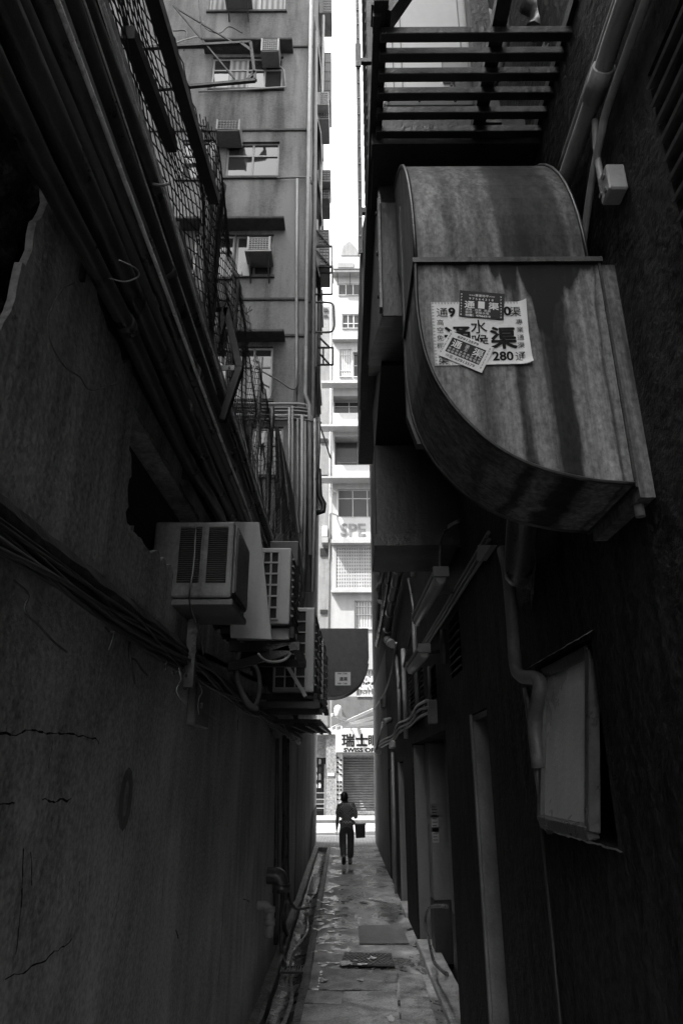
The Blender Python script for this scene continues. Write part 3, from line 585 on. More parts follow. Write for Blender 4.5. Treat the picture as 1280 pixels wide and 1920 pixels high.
m = MB()   # ground floor: granite pier, door recess, cornice
gx0, gx1 = fp(611, 1450)[0], fp(630, 1450)[0]; z1 = fp(620, 1378)[1]
m.box((gx0, FY - .1, 0), (gx1, FY + .3, z1)); m.box((-14, FY + .35, fp(600, 1420)[1]), (gx0 - .01, FY + .6, z1)); m.build('granite_pier', MT['granite'], fb)
m = MB(); m.box((-14, FY - .25, fp(600, 1378)[1]), (gx1 - .01, FY + .5, fp(600, 1366)[1])); m.build('cornice', MT['white'], fb, bevel=.03)
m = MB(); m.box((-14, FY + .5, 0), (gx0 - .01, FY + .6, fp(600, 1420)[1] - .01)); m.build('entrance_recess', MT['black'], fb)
m = MB(); zt = fp(660, 1308)[1]; m.box((fx0 + .01, FY - .001, 3.0 - .01), (12, FY + .9, 3.05)); m.box((fp(643, 1400)[0] - .3, FY + .5, 0), (12, FY + .9, 2.99)); m.build('shop_wall', MT['pipe_mid'], fb)
m = MB(); m.grid(lambda u, v: (fx0 + .02 + u * 12, FY - .012, fp(660, 1366)[1] + v * (fp(660, 1306)[1] - fp(660, 1366)[1])), 20, 4); m.build('fascia', MT['fascia'], fb)
m = MB()
for py in (1487, 1499, 1508, 1516):
    z = fp(600, py)[1]; m.box((-6, FY + .3, z - .02), (gx0 - .05, FY + .36, z + .02))
m.box((gx0 - .10, FY + .29, 0), (gx0 - .05, FY + .37, 2.6)); m.build('door_bars', MT['grey_metal'], fb)
m = MB(); z = fp(640, 517)[1]; m.box((fx0, FY - .55, z + .13), (6, FY - .50, z + .19))
for k in range(8): m.beam((fx0 + .3 + .9 * k, FY - .5, z + .15), (fx0 + .3 + .9 * k, FY - .02, z - .8), .05, .05)
m.build('roof_rail', MT['dark_metal'], fb)
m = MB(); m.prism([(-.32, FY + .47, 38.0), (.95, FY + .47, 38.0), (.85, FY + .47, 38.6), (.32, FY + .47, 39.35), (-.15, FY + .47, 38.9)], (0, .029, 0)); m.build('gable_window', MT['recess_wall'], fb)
m = MB(); m.box((-.55, FY + .46, 36.9), (.6, FY + .499, 37.3)); m.build('gable_vent', MT['recess_wall'], fb)
for k in range(26):   # hooded windows and clutter along the alley side of the tower
    y = 14.6 + (k * 3.7 % 9.8); z = 8 + (k * 5.3 % 23); d = random.uniform(.08, .22); hm = MB(); X0 = -.93 - .12 * (y - TY) / 11.5
    hm.box((X0 - .02, y, z), (X0 + d, y + random.uniform(.7, 1.4), z + random.choice([.06, .08, .7]))); hm.build('window_hood', MT[random.choice(['ledge', 'pipe_mid', 'dark_metal', 'wall_tower'])], tw)
# ================================================================== STREET FRONT ACROSS THE ROAD
def px_box(mb, px0, py0, px1, py1, Y0, Y1):
    yc = (py0 + py1) / 2; a = aY(px0, yc, Y0).x; b = aY(px1, yc, Y0).x; mb.box((a, Y0, aY(px0, py1, Y0).z), (b, Y1, aY(px0, py0, Y0).z)); return mb
sg = thing('shop_sign', 'white shop sign with bold black characters above the roller shutter across the street', 'sign', aY(665, 1410, FY - .4))
m = MB(); x0 = aY(629, 1390, FY - .4).x; z0, z1 = aY(660, 1411, FY - .4).z, aY(660, 1366, FY - .4).z
m.box((x0, FY - .4, z0), (x0 + 6, FY - .02, z1)); m.build('sign_board', MT['white'], sg, bevel=.02)
m = MB(); m.stamp('瑞', .70, aY(640, 1397.5, FY - .405), .022, sx=1.05); m.stamp('士', .70, aY(666, 1397.5, FY - .405), .03); m.stamp('眼', .60, aY(689, 1396, FY - .405), .014)
m.text('SWISS OP', .30, aY(644, 1410, FY - .405), bold=.013, sx=1.32); m.build('lettering', MT['ink'], sg)
m = MB(); xs = aY(643, 1460, FY).x; zb, zt = aY(650, 1521, FY).z + .02, z0 - .02; n = int((zt - zb) / .128)
prof = []
for k in range(n):
    z = zb + (zt - zb) * k / n; h = (zt - zb) / n; prof += [(0, z), (-.06, z + h * .3), (-.06, z + h * .6), (-.004, z + h * .98)]
prof.append((0, zt)); q = len(prof); V_ = [(xs, FY + .4 + p[0], p[1]) for p in prof] + [(xs + 5.2, FY + .4 + p[0], p[1]) for p in prof]
m.add(V_, [(i, q + i, q + i + 1, i + 1) for i in range(q - 1)]); sh = m.build('roller_shutter', mat('shutter_steel', .07, .14, 2, .3, .5, .1, .1, 30)); tag(sh, 'closed ribbed metal roller shutter under the white shop sign', 'shutter')
m = MB()
for k in range(3):
    for i in range(26): m.box((xs + .06 + i * .2, FY + .345, zt - .12 - k * .12), (xs + .14 + i * .2, FY + .355, zt - .06 - k * .12))
m.build('vent_slots', MT['black'], sh)
m = MB(); m.box((xs, FY + .28, zb - .2), (xs + 5.2, FY + .39, zb - .01)); m.build('bottom_rail', MT['granite'], sh)
dp = thing('display_column', 'narrow white column showing rows of dark sunglasses beside the roller shutter', 'display', aY(636, 1520, FY))
m = MB(); px_box(m, 630.5, 1411.5, 642.6, 1524, FY - .05, FY + .39); m.build('column', MT['white'], dp, bevel=.02)
for k, y in enumerate((1423, 1432, 1441, 1450, 1466, 1474, 1481, 1490, 1499)):
    m = MB(); c = aY(636, y, FY - .06)
    tl = .25 if k < 4 else 0
    for s in (-1, 1):
        cc = c + Vector((s * .085, -.004, -s * tl * .25)); pts = [(cc.x + .065 * math.cos(a), cc.y, cc.z + .05 * math.sin(a)) for a in [i * math.pi / 5 for i in range(10)]]; m.prism(pts, (0, -.012, 0))
    m.beam(c + Vector((-.04, -.01, .02 + tl * .05)), c + Vector((.04, -.01, .02 - tl * .05)), .015, .015)
    m.build('sunglasses', MT['ink'], dp)
# goods shelf in the doorway
gs = thing('goods_shelf', 'dark doorway shelf stacked with small pale bags behind the granite pier', 'shelf', aY(598, 1475, FY + .4))
gx1_ = aY(610, 1450, FY + .4).x; gz0, gz1 = aY(600, 1478, FY + .4).z, aY(600, 1419, FY + .4).z
m = MB()
for k in range(5): z = gz0 + (gz1 - gz0) * k / 4; m.box((gx1_ - 1.5, FY + .42, z - .012), (gx1_ - .12, FY + .49, z + .012))
m.build('shelf', MT['dark_metal'], gs)
for k in range(4):
    for i in range(6):
        m = MB(); z = gz0 + (gz1 - gz0) * k / 4 + .02; x = gx1_ - .32 - i * .21; h = (gz1 - gz0) / 4 * random.uniform(.55, .85)
        m.prism([(x - .07, FY + .36, z), (x + .07, FY + .36, z), (x + .085, FY + .36, z + h * .6), (x + .04, FY + .36, z + h), (x - .05, FY + .36, z + h * .93)], (0, .07, 0)); m.build('bag', MT[random.choice(['off_white', 'wall_pale', 'white', 'dark_metal'])], gs)
m = MB(); px_box(m, 614, 1449, 627, 1455, FY - .13, FY - .101); tag(m.build('notice_plate', MT['white']), 'small blank white plate fixed on the granite pier across the street', 'plate')
# band sign with raised letters, window lettering
bs = thing('band_lettering', 'raised three letter lettering on the white parapet above the breeze block screen', 'sign', aY(662, 1012, FY - .13))
m = MB(); m.text('SPE', 1.15, aY(637, 1005, FY - .125), bold=.03, sx=.95, lift=.015); m.build('letters', MT['pipe_mid'], bs)
wl = thing('window_lettering', 'white slab letters on the first floor window beside the hanging round duct', 'sign', aY(690, 1290, FY + .05))
m = MB(); m.text('OL', .62, aY(679.5, 1283, FY + .06), bold=.035, sx=.9); m.text('GRO', .62, aY(670.5, 1292.5, FY + .06), bold=.035, sx=.9); m.build('letters', MT['white'], wl)
# shop awning frame
aw = thing('shop_awning', 'white ribbed awning arms reaching over the white shop sign', 'awning', aY(665, 1366, FY - 1))
for a, b in (((622, 1366), (704, 1328)), ((630, 1366), (704, 1346)), ((640, 1364), (704, 1359)), ((622, 1340), (660, 1366))):
    m = MB(); m.beam(aY(*a, FY - 1.6), aY(*b, FY - .2) + Vector((.5, 0, .2)), .10, .16); m.build('arm', MT['white'], aw)
ln = thing('lantern', 'white oblong lantern hanging under the bottom of the round grey duct', 'lamp', aY(633, 1343, FY - 1.5))
m = MB(); c = aY(633.5, 1334, FY - 1.5); m.tube([c + Vector((0, 0, z)) for z in (-.34, -.3, -.2, 0, .2, .3, .34)], [.05, .16, .2, .21, .2, .14, .04], 14); m.build('globe', MT['white'], ln)
m = MB(); m.beam(c + Vector((0, 0, .33)), c + Vector((.0, 1.45, .5)), .05, .05); m.build('bracket', MT['dark_metal'], ln)
ac_f = thing('wall_air_conditioner', 'white air conditioner on the recessed wall beside the band with raised letters', 'air conditioner', aY(609, 1018, FY + 1))
m = MB(); px_box(m, 604, 986, 614, 1006, FY + .6, FY + 1.19); m.build('casing', MT['white'], ac_f, bevel=.02)
m = MB(); px_box(m, 603, 1007, 615, 1017, FY + .55, FY + 1.19); m.build('support', MT['grey_metal'], ac_f)
for k, (y0, y1) in enumerate(((578, 584), (590, 594), (822, 830), (890, 898), (1028, 1042), (1143, 1150))):
    m = MB(); px_box(m, 600, y0, 614, y1, FY + 1.15, FY + 1.199); m.build('vent_opening', MT['glass_far'], fb)
dpx = aY(618, 1000, FY + .6)
m = MB(); m.tube([(dpx.x, FY + .7, 4.2), (dpx.x, FY + .7, 34)], .07, 8); tag(m.build('drainpipe', MT['pipe_mid']), 'long drainpipe running down the corner of the sunlit white building', 'pipe')
# ================================================================== PIPES ON THE LEFT WALL
PG = 'pipes running along the top of the left wall'
def wavy(x, z, y0, y1, amp, seed, n=40):
    amp = amp * 1.7
    return [(x + amp * mnoise.noise((y0 + (y1-y0)*i/n, seed, 0)), y0 + (y1 - y0) * i / n, z + amp * mnoise.noise((y0 + (y1-y0)*i/n, seed, 9)) - amp * .6 * abs(math.sin((y0 + (y1-y0)*i/n) * 1.5))) for i in range(n + 1)]
for x, z, r, mt, lab, amp in ((-.815, 3.66, .035, 'pipe_dark', 'lowest thin dark pipe of the bunch on the left wall, just above the plaster edge', .02), (-.80, 3.78, .045, 'pipe_dark', 'second pipe up in the bunch on the left wall, above the thin lowest one', .012),
      (-.80, 3.90, .03, 'pipe_mid', 'thin worn grey pipe in the middle of the bunch on the left wall', .015), (-.79, 4.00, .055, 'pipe_dark', 'fat dark pipe in the middle of the bunch on the left wall', .006),
      (-.785, 4.125, .05, 'pipe_dark', 'fat dark pipe right under the thin bright edged conduit on the left wall', .006), (-.83, 4.225, .024, 'pipe_mid', 'thin conduit with a bright top edge high on the left wall', .008), (-.755, 4.235, .03, 'pipe_dark', 'thin dark pipe tucked under the steel channel along the top of the left wall', .01)):
    m = MB(); m.tube(wavy(x, z, -1.0, 12.6, amp, z * 7), r, 10); p = m.build('pipe', MT[mt]); tag(p, lab, 'pipe', PG)
    for y in [2.0 + 2.7 * k + (z * 7 % 1.5) for k in range(4)]: m = MB(); m.tube([(x, y - .03, z), (x, y + .03, z)], r * 1.14, 10); m.build('coupling', MT['pipe_dark'], p)
ch = thing('steel_channel', 'long dark steel channel along the top of the left wall carrying the mesh fence', 'beam', (-.8, 5, 4.3))
m = MB(); m.box((-.88, -1.5, 4.335), (-.735, 12.8, 4.35)); m.box((-.745, -1.5, 4.25), (-.735, 12.8, 4.335)); m.build('channel', MT['dark_metal'], ch)
for y in [1.8 + 1.6 * k for k in range(7)]:
    m = MB(); m.beam((-.90, y, 4.31), (-.745, y, 4.31), .05, .04); m.beam((-.87, y, 3.6), (-.87, y, 4.30), .04, .02); m.build('bracket', MT['rust'], ch)
for x, z, r, y0, y1, lab in ((-.690, 3.833, .008, .4, 12.6, 'long thin bright wire running along the front of the pipe bunch on the left wall'), (-.722, 4.26, .007, .4, 12.7, 'thin bright wire along the outer edge of the steel channel on the left wall'), (-.733, 4.13, .0036, 1.2, 3.4, 'short bright wire strip near the camera between two dark pipes on the left wall')):
    m = MB(); m.tube(wavy(x, z, y0, y1, .004, z * 5, 60), r, 6); tag(m.build('bright_wire', MT['bright_wire']), lab, 'wire', PG)  # added strands that draw the bright highlight lines of the pipe bunch
# loose wires hanging off the left wall
def wire(pts, r, lab, mt='cable', g=None, name='loose_wire', cat='wire'):
    m = MB(); m.tube(smooth_path(pts, 6), r, 6); tag(m.build(name, MT[mt]), lab, cat, g)
LW = 'loose wires on the left wall'; X_ = WX + .03
wire([aX(140, 530, X_), aX(115, 545, X_), aX(92, 595, X_), aX(95, 640, X_), aX(120, 685, X_), aX(150, 707, X_), aX(172, 732, X_), aX(228, 716, X_ + .05)], .0025, 'thin dark wire curling down the bare left plaster to a bent end', 'pipe_mid', LW)
wire([aX(205, 522, -.78), aX(235, 528, -.74), aX(260, 518, -.70), aX(255, 503, -.7), aX(223, 488, -.72)], .0025, 'pale wire loop sticking out of the pipes on the left wall', 'cable_pale', LW)
wire([aX(285, 344, -.74), aX(300, 347, -.7), aX(318, 344, -.66)], .006, 'short white cable end poking out beside the mesh fence', 'white', LW)
wire([aX(368, 978, -.80), aX(363, 1060, -.62), aX(356, 1130, -.62), aX(375, 1190, -.75), aX(383, 1240, -.86)], .004, 'thin dark cord hanging down across the louvred window air conditioner', 'cable', LW)
wire([aX(250, 1180, X_), aX(243, 1208, X_ + .01), aX(246, 1240, X_ + .03), aX(253, 1282, X_ + .02)], .005, 'straight dark wire end dangling below the cable bundle', 'cable', LW)
wire([aX(245, 1235, X_ + .02), aX(255, 1238, X_ + .03), aX(266, 1255, X_ + .02), aX(277, 1267, X_ + .02)], .004, 'short forked wire end dangling below the cable bundle', 'cable', LW)
cb = thing('cable_bundle', 'tangled bundle of old cables sagging along the ledge of the left wall', 'cables', (-.84, 4, 2.6))
for k in range(15):
    a = random.uniform(0, 6.28); pts = []
    for i in range(56):
        y = -.2 + i * .24; sag = .022 * abs(math.sin(y * 1.3 + k * .35)) * (1 + .5 * (k % 3)); rr = .018 + .022 * mnoise.noise((y * .8, k * 3.1, 0))
        pts.append((WX + .04 + .6 * abs(rr) * math.cos(a + y * 1.3) + .012 * (k % 3), y, 2.655 - sag + .035 * math.sin(a + y * 1.3 + k) - (.02 if k > 10 else 0)))
    m = MB(); m.tube(smooth_path(pts, 3), random.choice([.005, .006, .008, .010]), 6); m.build('cable', MT['cable' if k % 5 else 'pipe_mid'], cb)
for k in range(16):
    y = random.uniform(1.2, 9); p = [Vector((WX + .06, y, 2.60 - random.random() * .06))]
    for i in range(5): p.append(p[-1] + Vector((random.uniform(-.008, .02), random.uniform(-.06, .08), random.uniform(-.05, .02))))
    m = MB(); m.tube(smooth_path(p, 5), .003, 5); m.build('strand', MT['cable_pale' if k % 3 == 0 else 'cable'], cb)
# ================================================================== MESH FENCE above the left wall
fe = thing('mesh_fence', 'torn diamond mesh fence standing on the steel channel above the left wall', 'fence', (-.79, 6, 4.36))
m = MB(); FX = -.79; Y0, Y1, Z0, Z1 = 1.2, 12.6, 4.36, 5.66; cw, ch_ = .115, .030; t_ = .003
def torn(y, z):
    top = 5.62 + .12 * mnoise.noise((y * 1.1, 0, 3)) - (.34 * max(0, min(1, (3.05 - y) / .5)) if y < 3.05 else 0) - (.25 if 4.9 < y < 5.2 else 0)
    hole = mnoise.noise((y * .9, z * 1.3, 11))
    return z > top or hole > .56
def fpos(y, z): return Vector((FX + .05 * mnoise.noise((y * .9, z * 1.2, 2)) + .03 * mnoise.noise((y * 3, z * 3, 4)), y + .02 * mnoise.noise((y * 3, z * 3, 7)), z + .02 * mnoise.noise((y * 3, z * 2, 8))))
ny = int((Y1 - Y0) / cw); nz = int((Z1 - Z0) / ch_)
for i in range(ny):
    for j in range(nz):
        y = Y0 + i * cw + (cw / 2 if j % 2 else 0); z = Z0 + j * ch_
        if torn(y, z): continue
        for sgn in (-1, 1):
            a = fpos(y, z); b = fpos(y + sgn * cw / 2, z + ch_)
            d = (b - a).normalized(); s = Vector((0, -d.z, d.y)) * t_; n_ = Vector((t_ * 1.7, 0, 0))
            m.add([a - s, a + n_, a + s, b - s, b + n_, b + s], [(0, 1, 4, 3), (1, 2, 5, 4), (2, 0, 3, 5)])
m.build('mesh', MT['rust'], fe)
for k in range(60):
    y = random.uniform(1.6, 9); z = 5.5 + .1 * random.random(); 
    if y < 3.05: z -= .34 * max(0, min(1, (3.05 - y) / .5))
    p = [Vector((FX, y, z))]
    for i in range(4): p.append(p[-1] + Vector((random.uniform(-.03, .05), random.uniform(-.05, .05), random.uniform(0, .06))))
    m = MB(); m.tube(p, .0035, 4)
    m.build('loose_strand', MT['rust'], fe) if k < 16 else None
for (y, z0, z1, r, mt) in ((3.12, 4.36, 5.72, .034, 'pipe_mid'), (3.35, 4.36, 5.65, .042, 'rust'), (4.1, 4.36, 5.5, .030, 'rust'), (5.62, 4.36, 5.86, .020, 'pipe_mid'), (6.6, 4.36, 5.86, .030, 'dark_metal'), (9, 4.36, 5.5, .03, 'rust'), (1.5, 4.36, 5.3, .03, 'rust')):
    m = MB(); m.tube([(FX - .02 + .012 * mnoise.noise((z * 4, y, 0)), y + .015 * mnoise.noise((z * 4, y, 3)), z) for z in [z0 + (z1 - z0) * i / 10 for i in range(11)]], r, 8); m.build('post', MT[mt], fe)
for a, b, w_ in ((aX(283, -20, FX + .06), aX(402, 375, FX + .06), .055), (aX(240, 60, FX + .02), aX(322, 276, FX + .02), .05), (aX(330, 420, FX + .04), aX(355, 500, FX + .03), .03)):
    m = MB(); m.beam(a, b, w_, w_); m.build('rail', MT['iron'], fe)
# steel bracket sticking out over the alley, with its cross plate
br = thing('steel_bracket', 'triangular steel bracket bolted to the channel over the left wall', 'bracket', aY(400, 780, 3.5))
Yb = 3.6
for a, b in (((368, 578), (424, 576)), ((424, 578), (358, 836)), ((424, 580), (450, 692)), ((450, 690), (416, 790))):
    m = MB(); m.beam(aY(*a, Yb), aY(*b, Yb), .045, .05, (0, 1, 0)); m.build('arm', MT['iron'], br, bevel=.004)
m = MB(); m.beam(aY(406, 690, Yb - .03), aY(440, 690, Yb - .03), .01, .035, (0, 0, 1)); m.build('cross_plate', MT['off_white'], br)
for x in (414, 430):
    c = aY(x, 690, Yb - .04); m = MB(); m.tube([c, c + Vector((0, -.01, 0))], .007, 6); m.build('bolt', MT['dark_metal'], br)
# drying frame projecting over the roof in front of the tower
df = thing('drying_frame', 'thin rectangular steel frame jutting out in front of the upper tower window', 'frame', aY(400, 160, 12.6))
YF = 12.4
for a, b in (((240, 92), (470, 80)), ((470, 80), (479, 151)), ((479, 151), (292, 168)), ((325, 10), (440, 148)), ((330, 15), (437, 80)), ((372, -10), (380, 86)), ((452, 82), (470, 95)), ((465, 150), (478, 135))):
    m = MB(); w_ = .08 if a[0] > 460 or b[0] > 460 or a[0] < 300 else .035; m.beam(aY(*a, YF), aY(*b, YF), w_, w_); m.build('rail', MT['iron'], df)
# ================================================================== AIR CONDITIONERS ON THE TOWER FRONT
def window_ac(w_, h_, d_, label, loc, group, body='off_white', tray=True):
    t = thing('window_air_conditioner', label, 'air conditioner', (0, 0, 0), group)
    m = MB(); m.box((-w_/2, -d_ + .02, 0), (w_/2, 0, h_)); m.build('casing', MT[body], t, bevel=.012)
    g = MB(); g.box((-w_/2 + .05, -d_ + .012, .05), (w_/2 - .05, -d_ + .018, h_ - .05)); g = g.build('coil', MT['pipe_dark'], t)
    m = MB(); nx = 7; nz = 5
    for i in range(nx + 1): x = -w_/2 + .045 + (w_ - .09) * i / nx; m.box((x - .005, -d_ - .004, .045), (x + .005, -d_ + .011, h_ - .045))
    for j in range(nz + 1): z = .045 + (h_ - .09) * j / nz; m.box((-w_/2 + .037, -d_ - .006, z - .005), (w_/2 - .037, -d_ + .010, z + .005))
    for a, b, c, dd in ((-w_/2, -w_/2 + .04, 0, h_), (w_/2 - .04, w_/2, 0, h_)): m.box((a + .002, -d_ - .012, c), (b - .002, -d_ + .018, dd))
    m.build('grille', MT[body], t)
    if tray:
        m = MB(); m.box((-w_/2 - .04, -d_ - .05, -.06), (w_/2 + .04, .02, -.02)); m.build('tray', MT['grey_metal'], t)
        for s in (-1, 1): m = MB(); m.beam((s * w_ * .4, -d_ * .9, -.07), (s * w_ * .4, 0, -.55), .035, .035); m.build('bracket', MT['rust'], t)
    t.location = loc; return t
AG = 'window air conditioners on the tower'
a1 = window_ac(.62, .38, .55, 'pale gridded air conditioner sticking out above the third window of the tower, near the corner', aY(433, 278, 13.5), AG, 'grey_metal', False)
a2 = window_ac(.56, .42, .5, 'white gridded air conditioner on a shelf at the right of the lower canopied tower window', aY(489, 497, 13.5), AG, 'white')
a3 = window_ac(.70, .62, .65, 'air conditioner on a rusty tray under the topmost tower window', aY(450, 18, 13.5), AG, 'grey_metal')
a4 = window_ac(.5, .5, .5, 'tall boxed air conditioner beside the canopied upper tower window', aY(509, 128, 13.5), AG, 'grey_metal', False)
m = MB(); m.prism([aY(449, 492, 13.40), aY(468, 492, 13.40), aY(468, 517, 13.40), aY(456, 517, 13.40)], (0, .03, 0)); tag(m.build('white_board', MT['white']), 'small white board wedged beside the white air conditioner on the tower window', 'board')
# units and racks on the alley side of the tower
SG = 'units on the alley side of the tower'
def side_unit(px0, py0, px1, py1, Y, d, label, mt='off_white', rack=False):
    a = aY(px0, py1, Y); b = aY(px1, py0, Y); t = thing('outdoor_unit', label, 'air conditioner', (b.x, Y, a.z), SG)
    m = MB(); m.box((-.95, Y, a.z), (b.x, Y + d, b.z)); m.build('casing', MT[mt], t, bevel=.01)
    m = MB(); n = 5
    for i in range(n + 1):
        z = a.z + .06 + (b.z - a.z - .12) * i / n; m.box((a.x, Y - .015, z - .012), (b.x - .02, Y - .002, z + .012))
    for i in range(4): x = a.x + (b.x - .02 - a.x) * i / 3; m.box((x - .01, Y - .018, a.z + .05), (x + .01, Y - .004, b.z - .05))
    m.build('grille', MT['pipe_dark'], t)
    if rack:
        m = MB(); m.beam((-.95, Y - .05, a.z - .05), (b.x + .08, Y - .05, a.z - .05), .05, .05); m.beam((b.x + .08, Y - .05, a.z - 1.0), (b.x + .08, Y - .05, a.z - .02), .04, .04); m.beam((-.95, Y - .05, a.z - 1.0), (b.x + .08, Y - .05, a.z - 1.0), .04, .04); m.beam((-.95, Y - .05, a.z + .7), (b.x, Y - .05, a.z), .03, .03); m.build('rack', MT['rust'], t)
side_unit(601, 172, 616, 196, 14.6, .8, 'upper gridded unit jutting out over the alley near the tower corner')
side_unit(600, 198, 617, 223, 14.9, .9, 'solid box unit directly below the upper gridded unit on the tower side', 'grey_metal')
side_unit(600, 318, 620, 340, 16.5, .9, 'small gridded unit halfway up the tower side against the sky')
side_unit(600, 343, 618, 372, 16.8, .9, 'dark unit below the small gridded unit on the tower side', 'pipe_mid')
side_unit(598, 430, 617, 462, 15.8, .9, 'dark unit above the rack with pale fins on the tower side', 'pipe_mid', True)
side_unit(599, 464, 618, 500, 15.6, .9, 'perforated unit held in the hanging steel rack on the tower side', 'grey_metal', True)
side_unit(605, 98, 621, 190, 19.5, 1.2, 'tall grey metal box high up on the far tower side against the sky', 'pipe_mid')
side_unit(606, -5, 622, 24, 17, .9, 'unit at the very top of the view on the tower side', 'pipe_mid')
for k, (x0, y0, y1, lab) in enumerate(((588, 30, 128, 'uppermost slanted white awning panel on the tower side near the corner'), (588, 188, 250, 'lower slanted white awning panel on the tower side near the corner'), (588, 290, 365, 'dark slanted shutter panel on the tower side above the looped rail'), (586, 460, 520, 'dark shutter panel on the tower side beside the hanging rack'))):
    Y = 14.2 + .3 * k; a = aY(x0, y0, Y); b = aY(x0 + 13, y1, Y); m = MB()
    m.prism([(-.93, Y, a.z), (-.93, Y + 1.2, a.z), (b.x, Y + 1.2, b.z), (b.x, Y, b.z)], (.02, 0, .03)); tag(m.build('awning', MT['white' if k < 2 else 'pipe_dark'], org=(-.93, Y, b.z)), lab, 'awning', 'awning panels on the tower side')
lp = thing('looped_rail', 'bent steel rail looping out from the tower side over the alley', 'rail', aY(605, 625, 14.5))
m = MB(); m.tube(smooth_path([aY(578, 567, 14.5), aY(612, 567, 14.5), aY(624, 572, 14.5), aY(626, 595, 14.5), aY(626, 612, 14.5), aY(620, 622, 14.5), aY(598, 623, 14.5), aY(580, 623, 14.5)], 5), .03, 6); m.build('rail', MT['pipe_mid'], lp)
rk = thing('empty_rack', 'empty square steel rack with diagonal stays on the tower side', 'rack', aY(612, 685, 15))
for a, b in (((596, 652), (624, 652)), ((624, 652), (624, 684)), ((596, 684), (624, 684)), ((600, 634), (618, 652)), ((600, 664), (618, 684)), ((606, 652), (606, 684))): m = MB(); m.beam(aY(*a, 15), aY(*b, 15), .04, .04); m.build('bar', MT['rust'], rk)
# pipes down the tower
TPG = 'pipes on the tower front'
def tpipe(pts, r, lab, mt='pipe_mid', Y=13.42):
    m = MB(); m.tube([aY(x, y, Y) for x, y in pts], r, 8); tag(m.build('pipe', MT[mt]), lab, 'pipe', TPG)
tpipe([(557, 336), (556, 500), (556, 690), (553, 760)], .035, 'thin pale pipe down the right part of the tower front below the third window', 'pipe_pale')
tpipe([(520, 334), (583, 332), (584, 345)], .025, 'thin horizontal pipe under the third tower window turning at the corner')
tpipe([(372, 172), (460, 168), (536, 163), (532, 132), (524, 124)], .025, 'thin white pipe under the canopied upper tower window', 'pipe_pale')
tpipe([(583, 0), (578, 250), (576, 420), (574, 640), (572, 740), (580, 760), (582, 1040)], .05, 'pale drainpipe down the corner edge of the tower', 'pipe_pale', 13.38)
tpipe([(592, 60), (590, 300), (588, 500), (586, 760), (582, 900), (578, 1110)], .06, 'thick downpipe on the alley side just past the tower corner', 'pipe_mid', 13.9)
tpipe([(606, 30), (601, 330), (598, 560), (596, 780)], .05, 'pale downpipe on the tower side beyond the awning panels', 'pipe_pale', 16)
for k, y in enumerate((757, 765, 771, 779, 787)):
    tpipe([(430, y - 2), (500, y), (560, y), (575 + 3 * k, y + 2), (577 + 3 * k, y + 14)], .03, ['topmost', 'second', 'middle', 'fourth', 'lowest'][k] + ' of the five stacked horizontal pipes crossing the tower front', 'pipe_pale' if k in (0, 3) else 'pipe_dark', 13.40 - .01 * k)
for k, (x, y0, y1, mt, r) in enumerate(((542, 765, 960, 'pipe_pale', .025), (548, 762, 1100, 'pipe_mid', .03), (558, 785, 1080, 'pipe_mid', .025), (566, 780, 1090, 'pipe_pale', .035), (572, 790, 1120, 'pipe_mid', .03), (590, 785, 1110, 'pipe_pale', .03), (598, 785, 900, 'pipe_dark', .03))):
    tpipe([(x, y0), (x, (y0 + y1) / 2), (x - 4, y1)], r, ['thin pale pipe dropping left of the others below the stacked pipes', 'grey pipe next to the leftmost pale drop below the stacked pipes', 'thin grey pipe in the middle of the drops below the stacked pipes', 'thick pale pipe in the middle of the drops below the stacked pipes', 'grey pipe just right of the thick pale drop', 'pale pipe at the right of the drops near the corner', 'short dark bent pipe at the corner below the stacked pipes'][k], mt, 13.30 - .03 * k)
m = MB(); m.tube([aY(597, 880, 13.6), aY(599, 930, 13.6), aY(607, 945, 13.6), aY(606, 958, 13.6), aY(592, 962, 13.6)], .06, 8); tag(m.build('elbow_pipe', MT['dark_metal']), 'dark elbowed pipe bulging out from the tower corner', 'pipe', TPG)
tp = MB(); tp.grid(lambda u, v: aY(516 + 44 * u * v + 6 * u, 800 + 200 * v, 12.9 + .1 * math.sin(u * 9 + v * 3)), 14, 14); tag(tp.build('tarpaulin', MT['galv_dark']), 'dark hanging tarpaulin in front of the tower below the stacked pipes', 'tarpaulin')
# ================================================================== AIR CONDITIONERS ON THE LEFT WALL
t = thing('window_air_conditioner', 'large pale window air conditioner with two louvred side panels jutting from the left wall', 'air conditioner', (-.73, 3.5, 2.9))
x0, x1, y0, y1, z0, z1 = -.98, -.572, 3.30, 3.78, 2.915, 3.315
m = MB(); m.box((x0, y0, z0), (x1, y1, z1)); m.build('casing', MT['ac_grey'], t, bevel=.012, seg=2)
for a, b in ((-.845, -.735), (-.70, -.60)):
    m = MB(); m.box((a, y0 - .004, z0 + .075), (b, y0 - .0005, z1 - .03)); v = m.build('louvre_panel', MT['black'], t)
    m = MB()
    for i in range(26):
        z = z0 + .08 + i * .0111; m.prism([(a + .004, y0 - .005, z), (a + .004, y0 - .012, z + .002), (a + .004, y0 - .005, z + .006)], (b - a - .008, 0, 0))
    m.build('slats', MT['pipe_mid'], v)
m = MB(); m.box((x1 + .001, y0 + .03, z0 + .03), (x1 + .012, y1 - .02, z1 - .02)); g = m.build('rear_grille', MT['pipe_dark'], t)
m = MB()
for i in range(16): y = y0 + .035 + i * .0265; m.box((x1 + .013, y, z0 + .035), (x1 + .02, y + .008, z1 - .025))
m.build('fins', MT['dark_metal'], g)
m = MB(); m.box((x0, y0 + .015, z0 - .035), (x1 + .01, y1 + .02, z0 - .003)); m.build('base_tray', MT['pipe_mid'], t, bevel=.005)
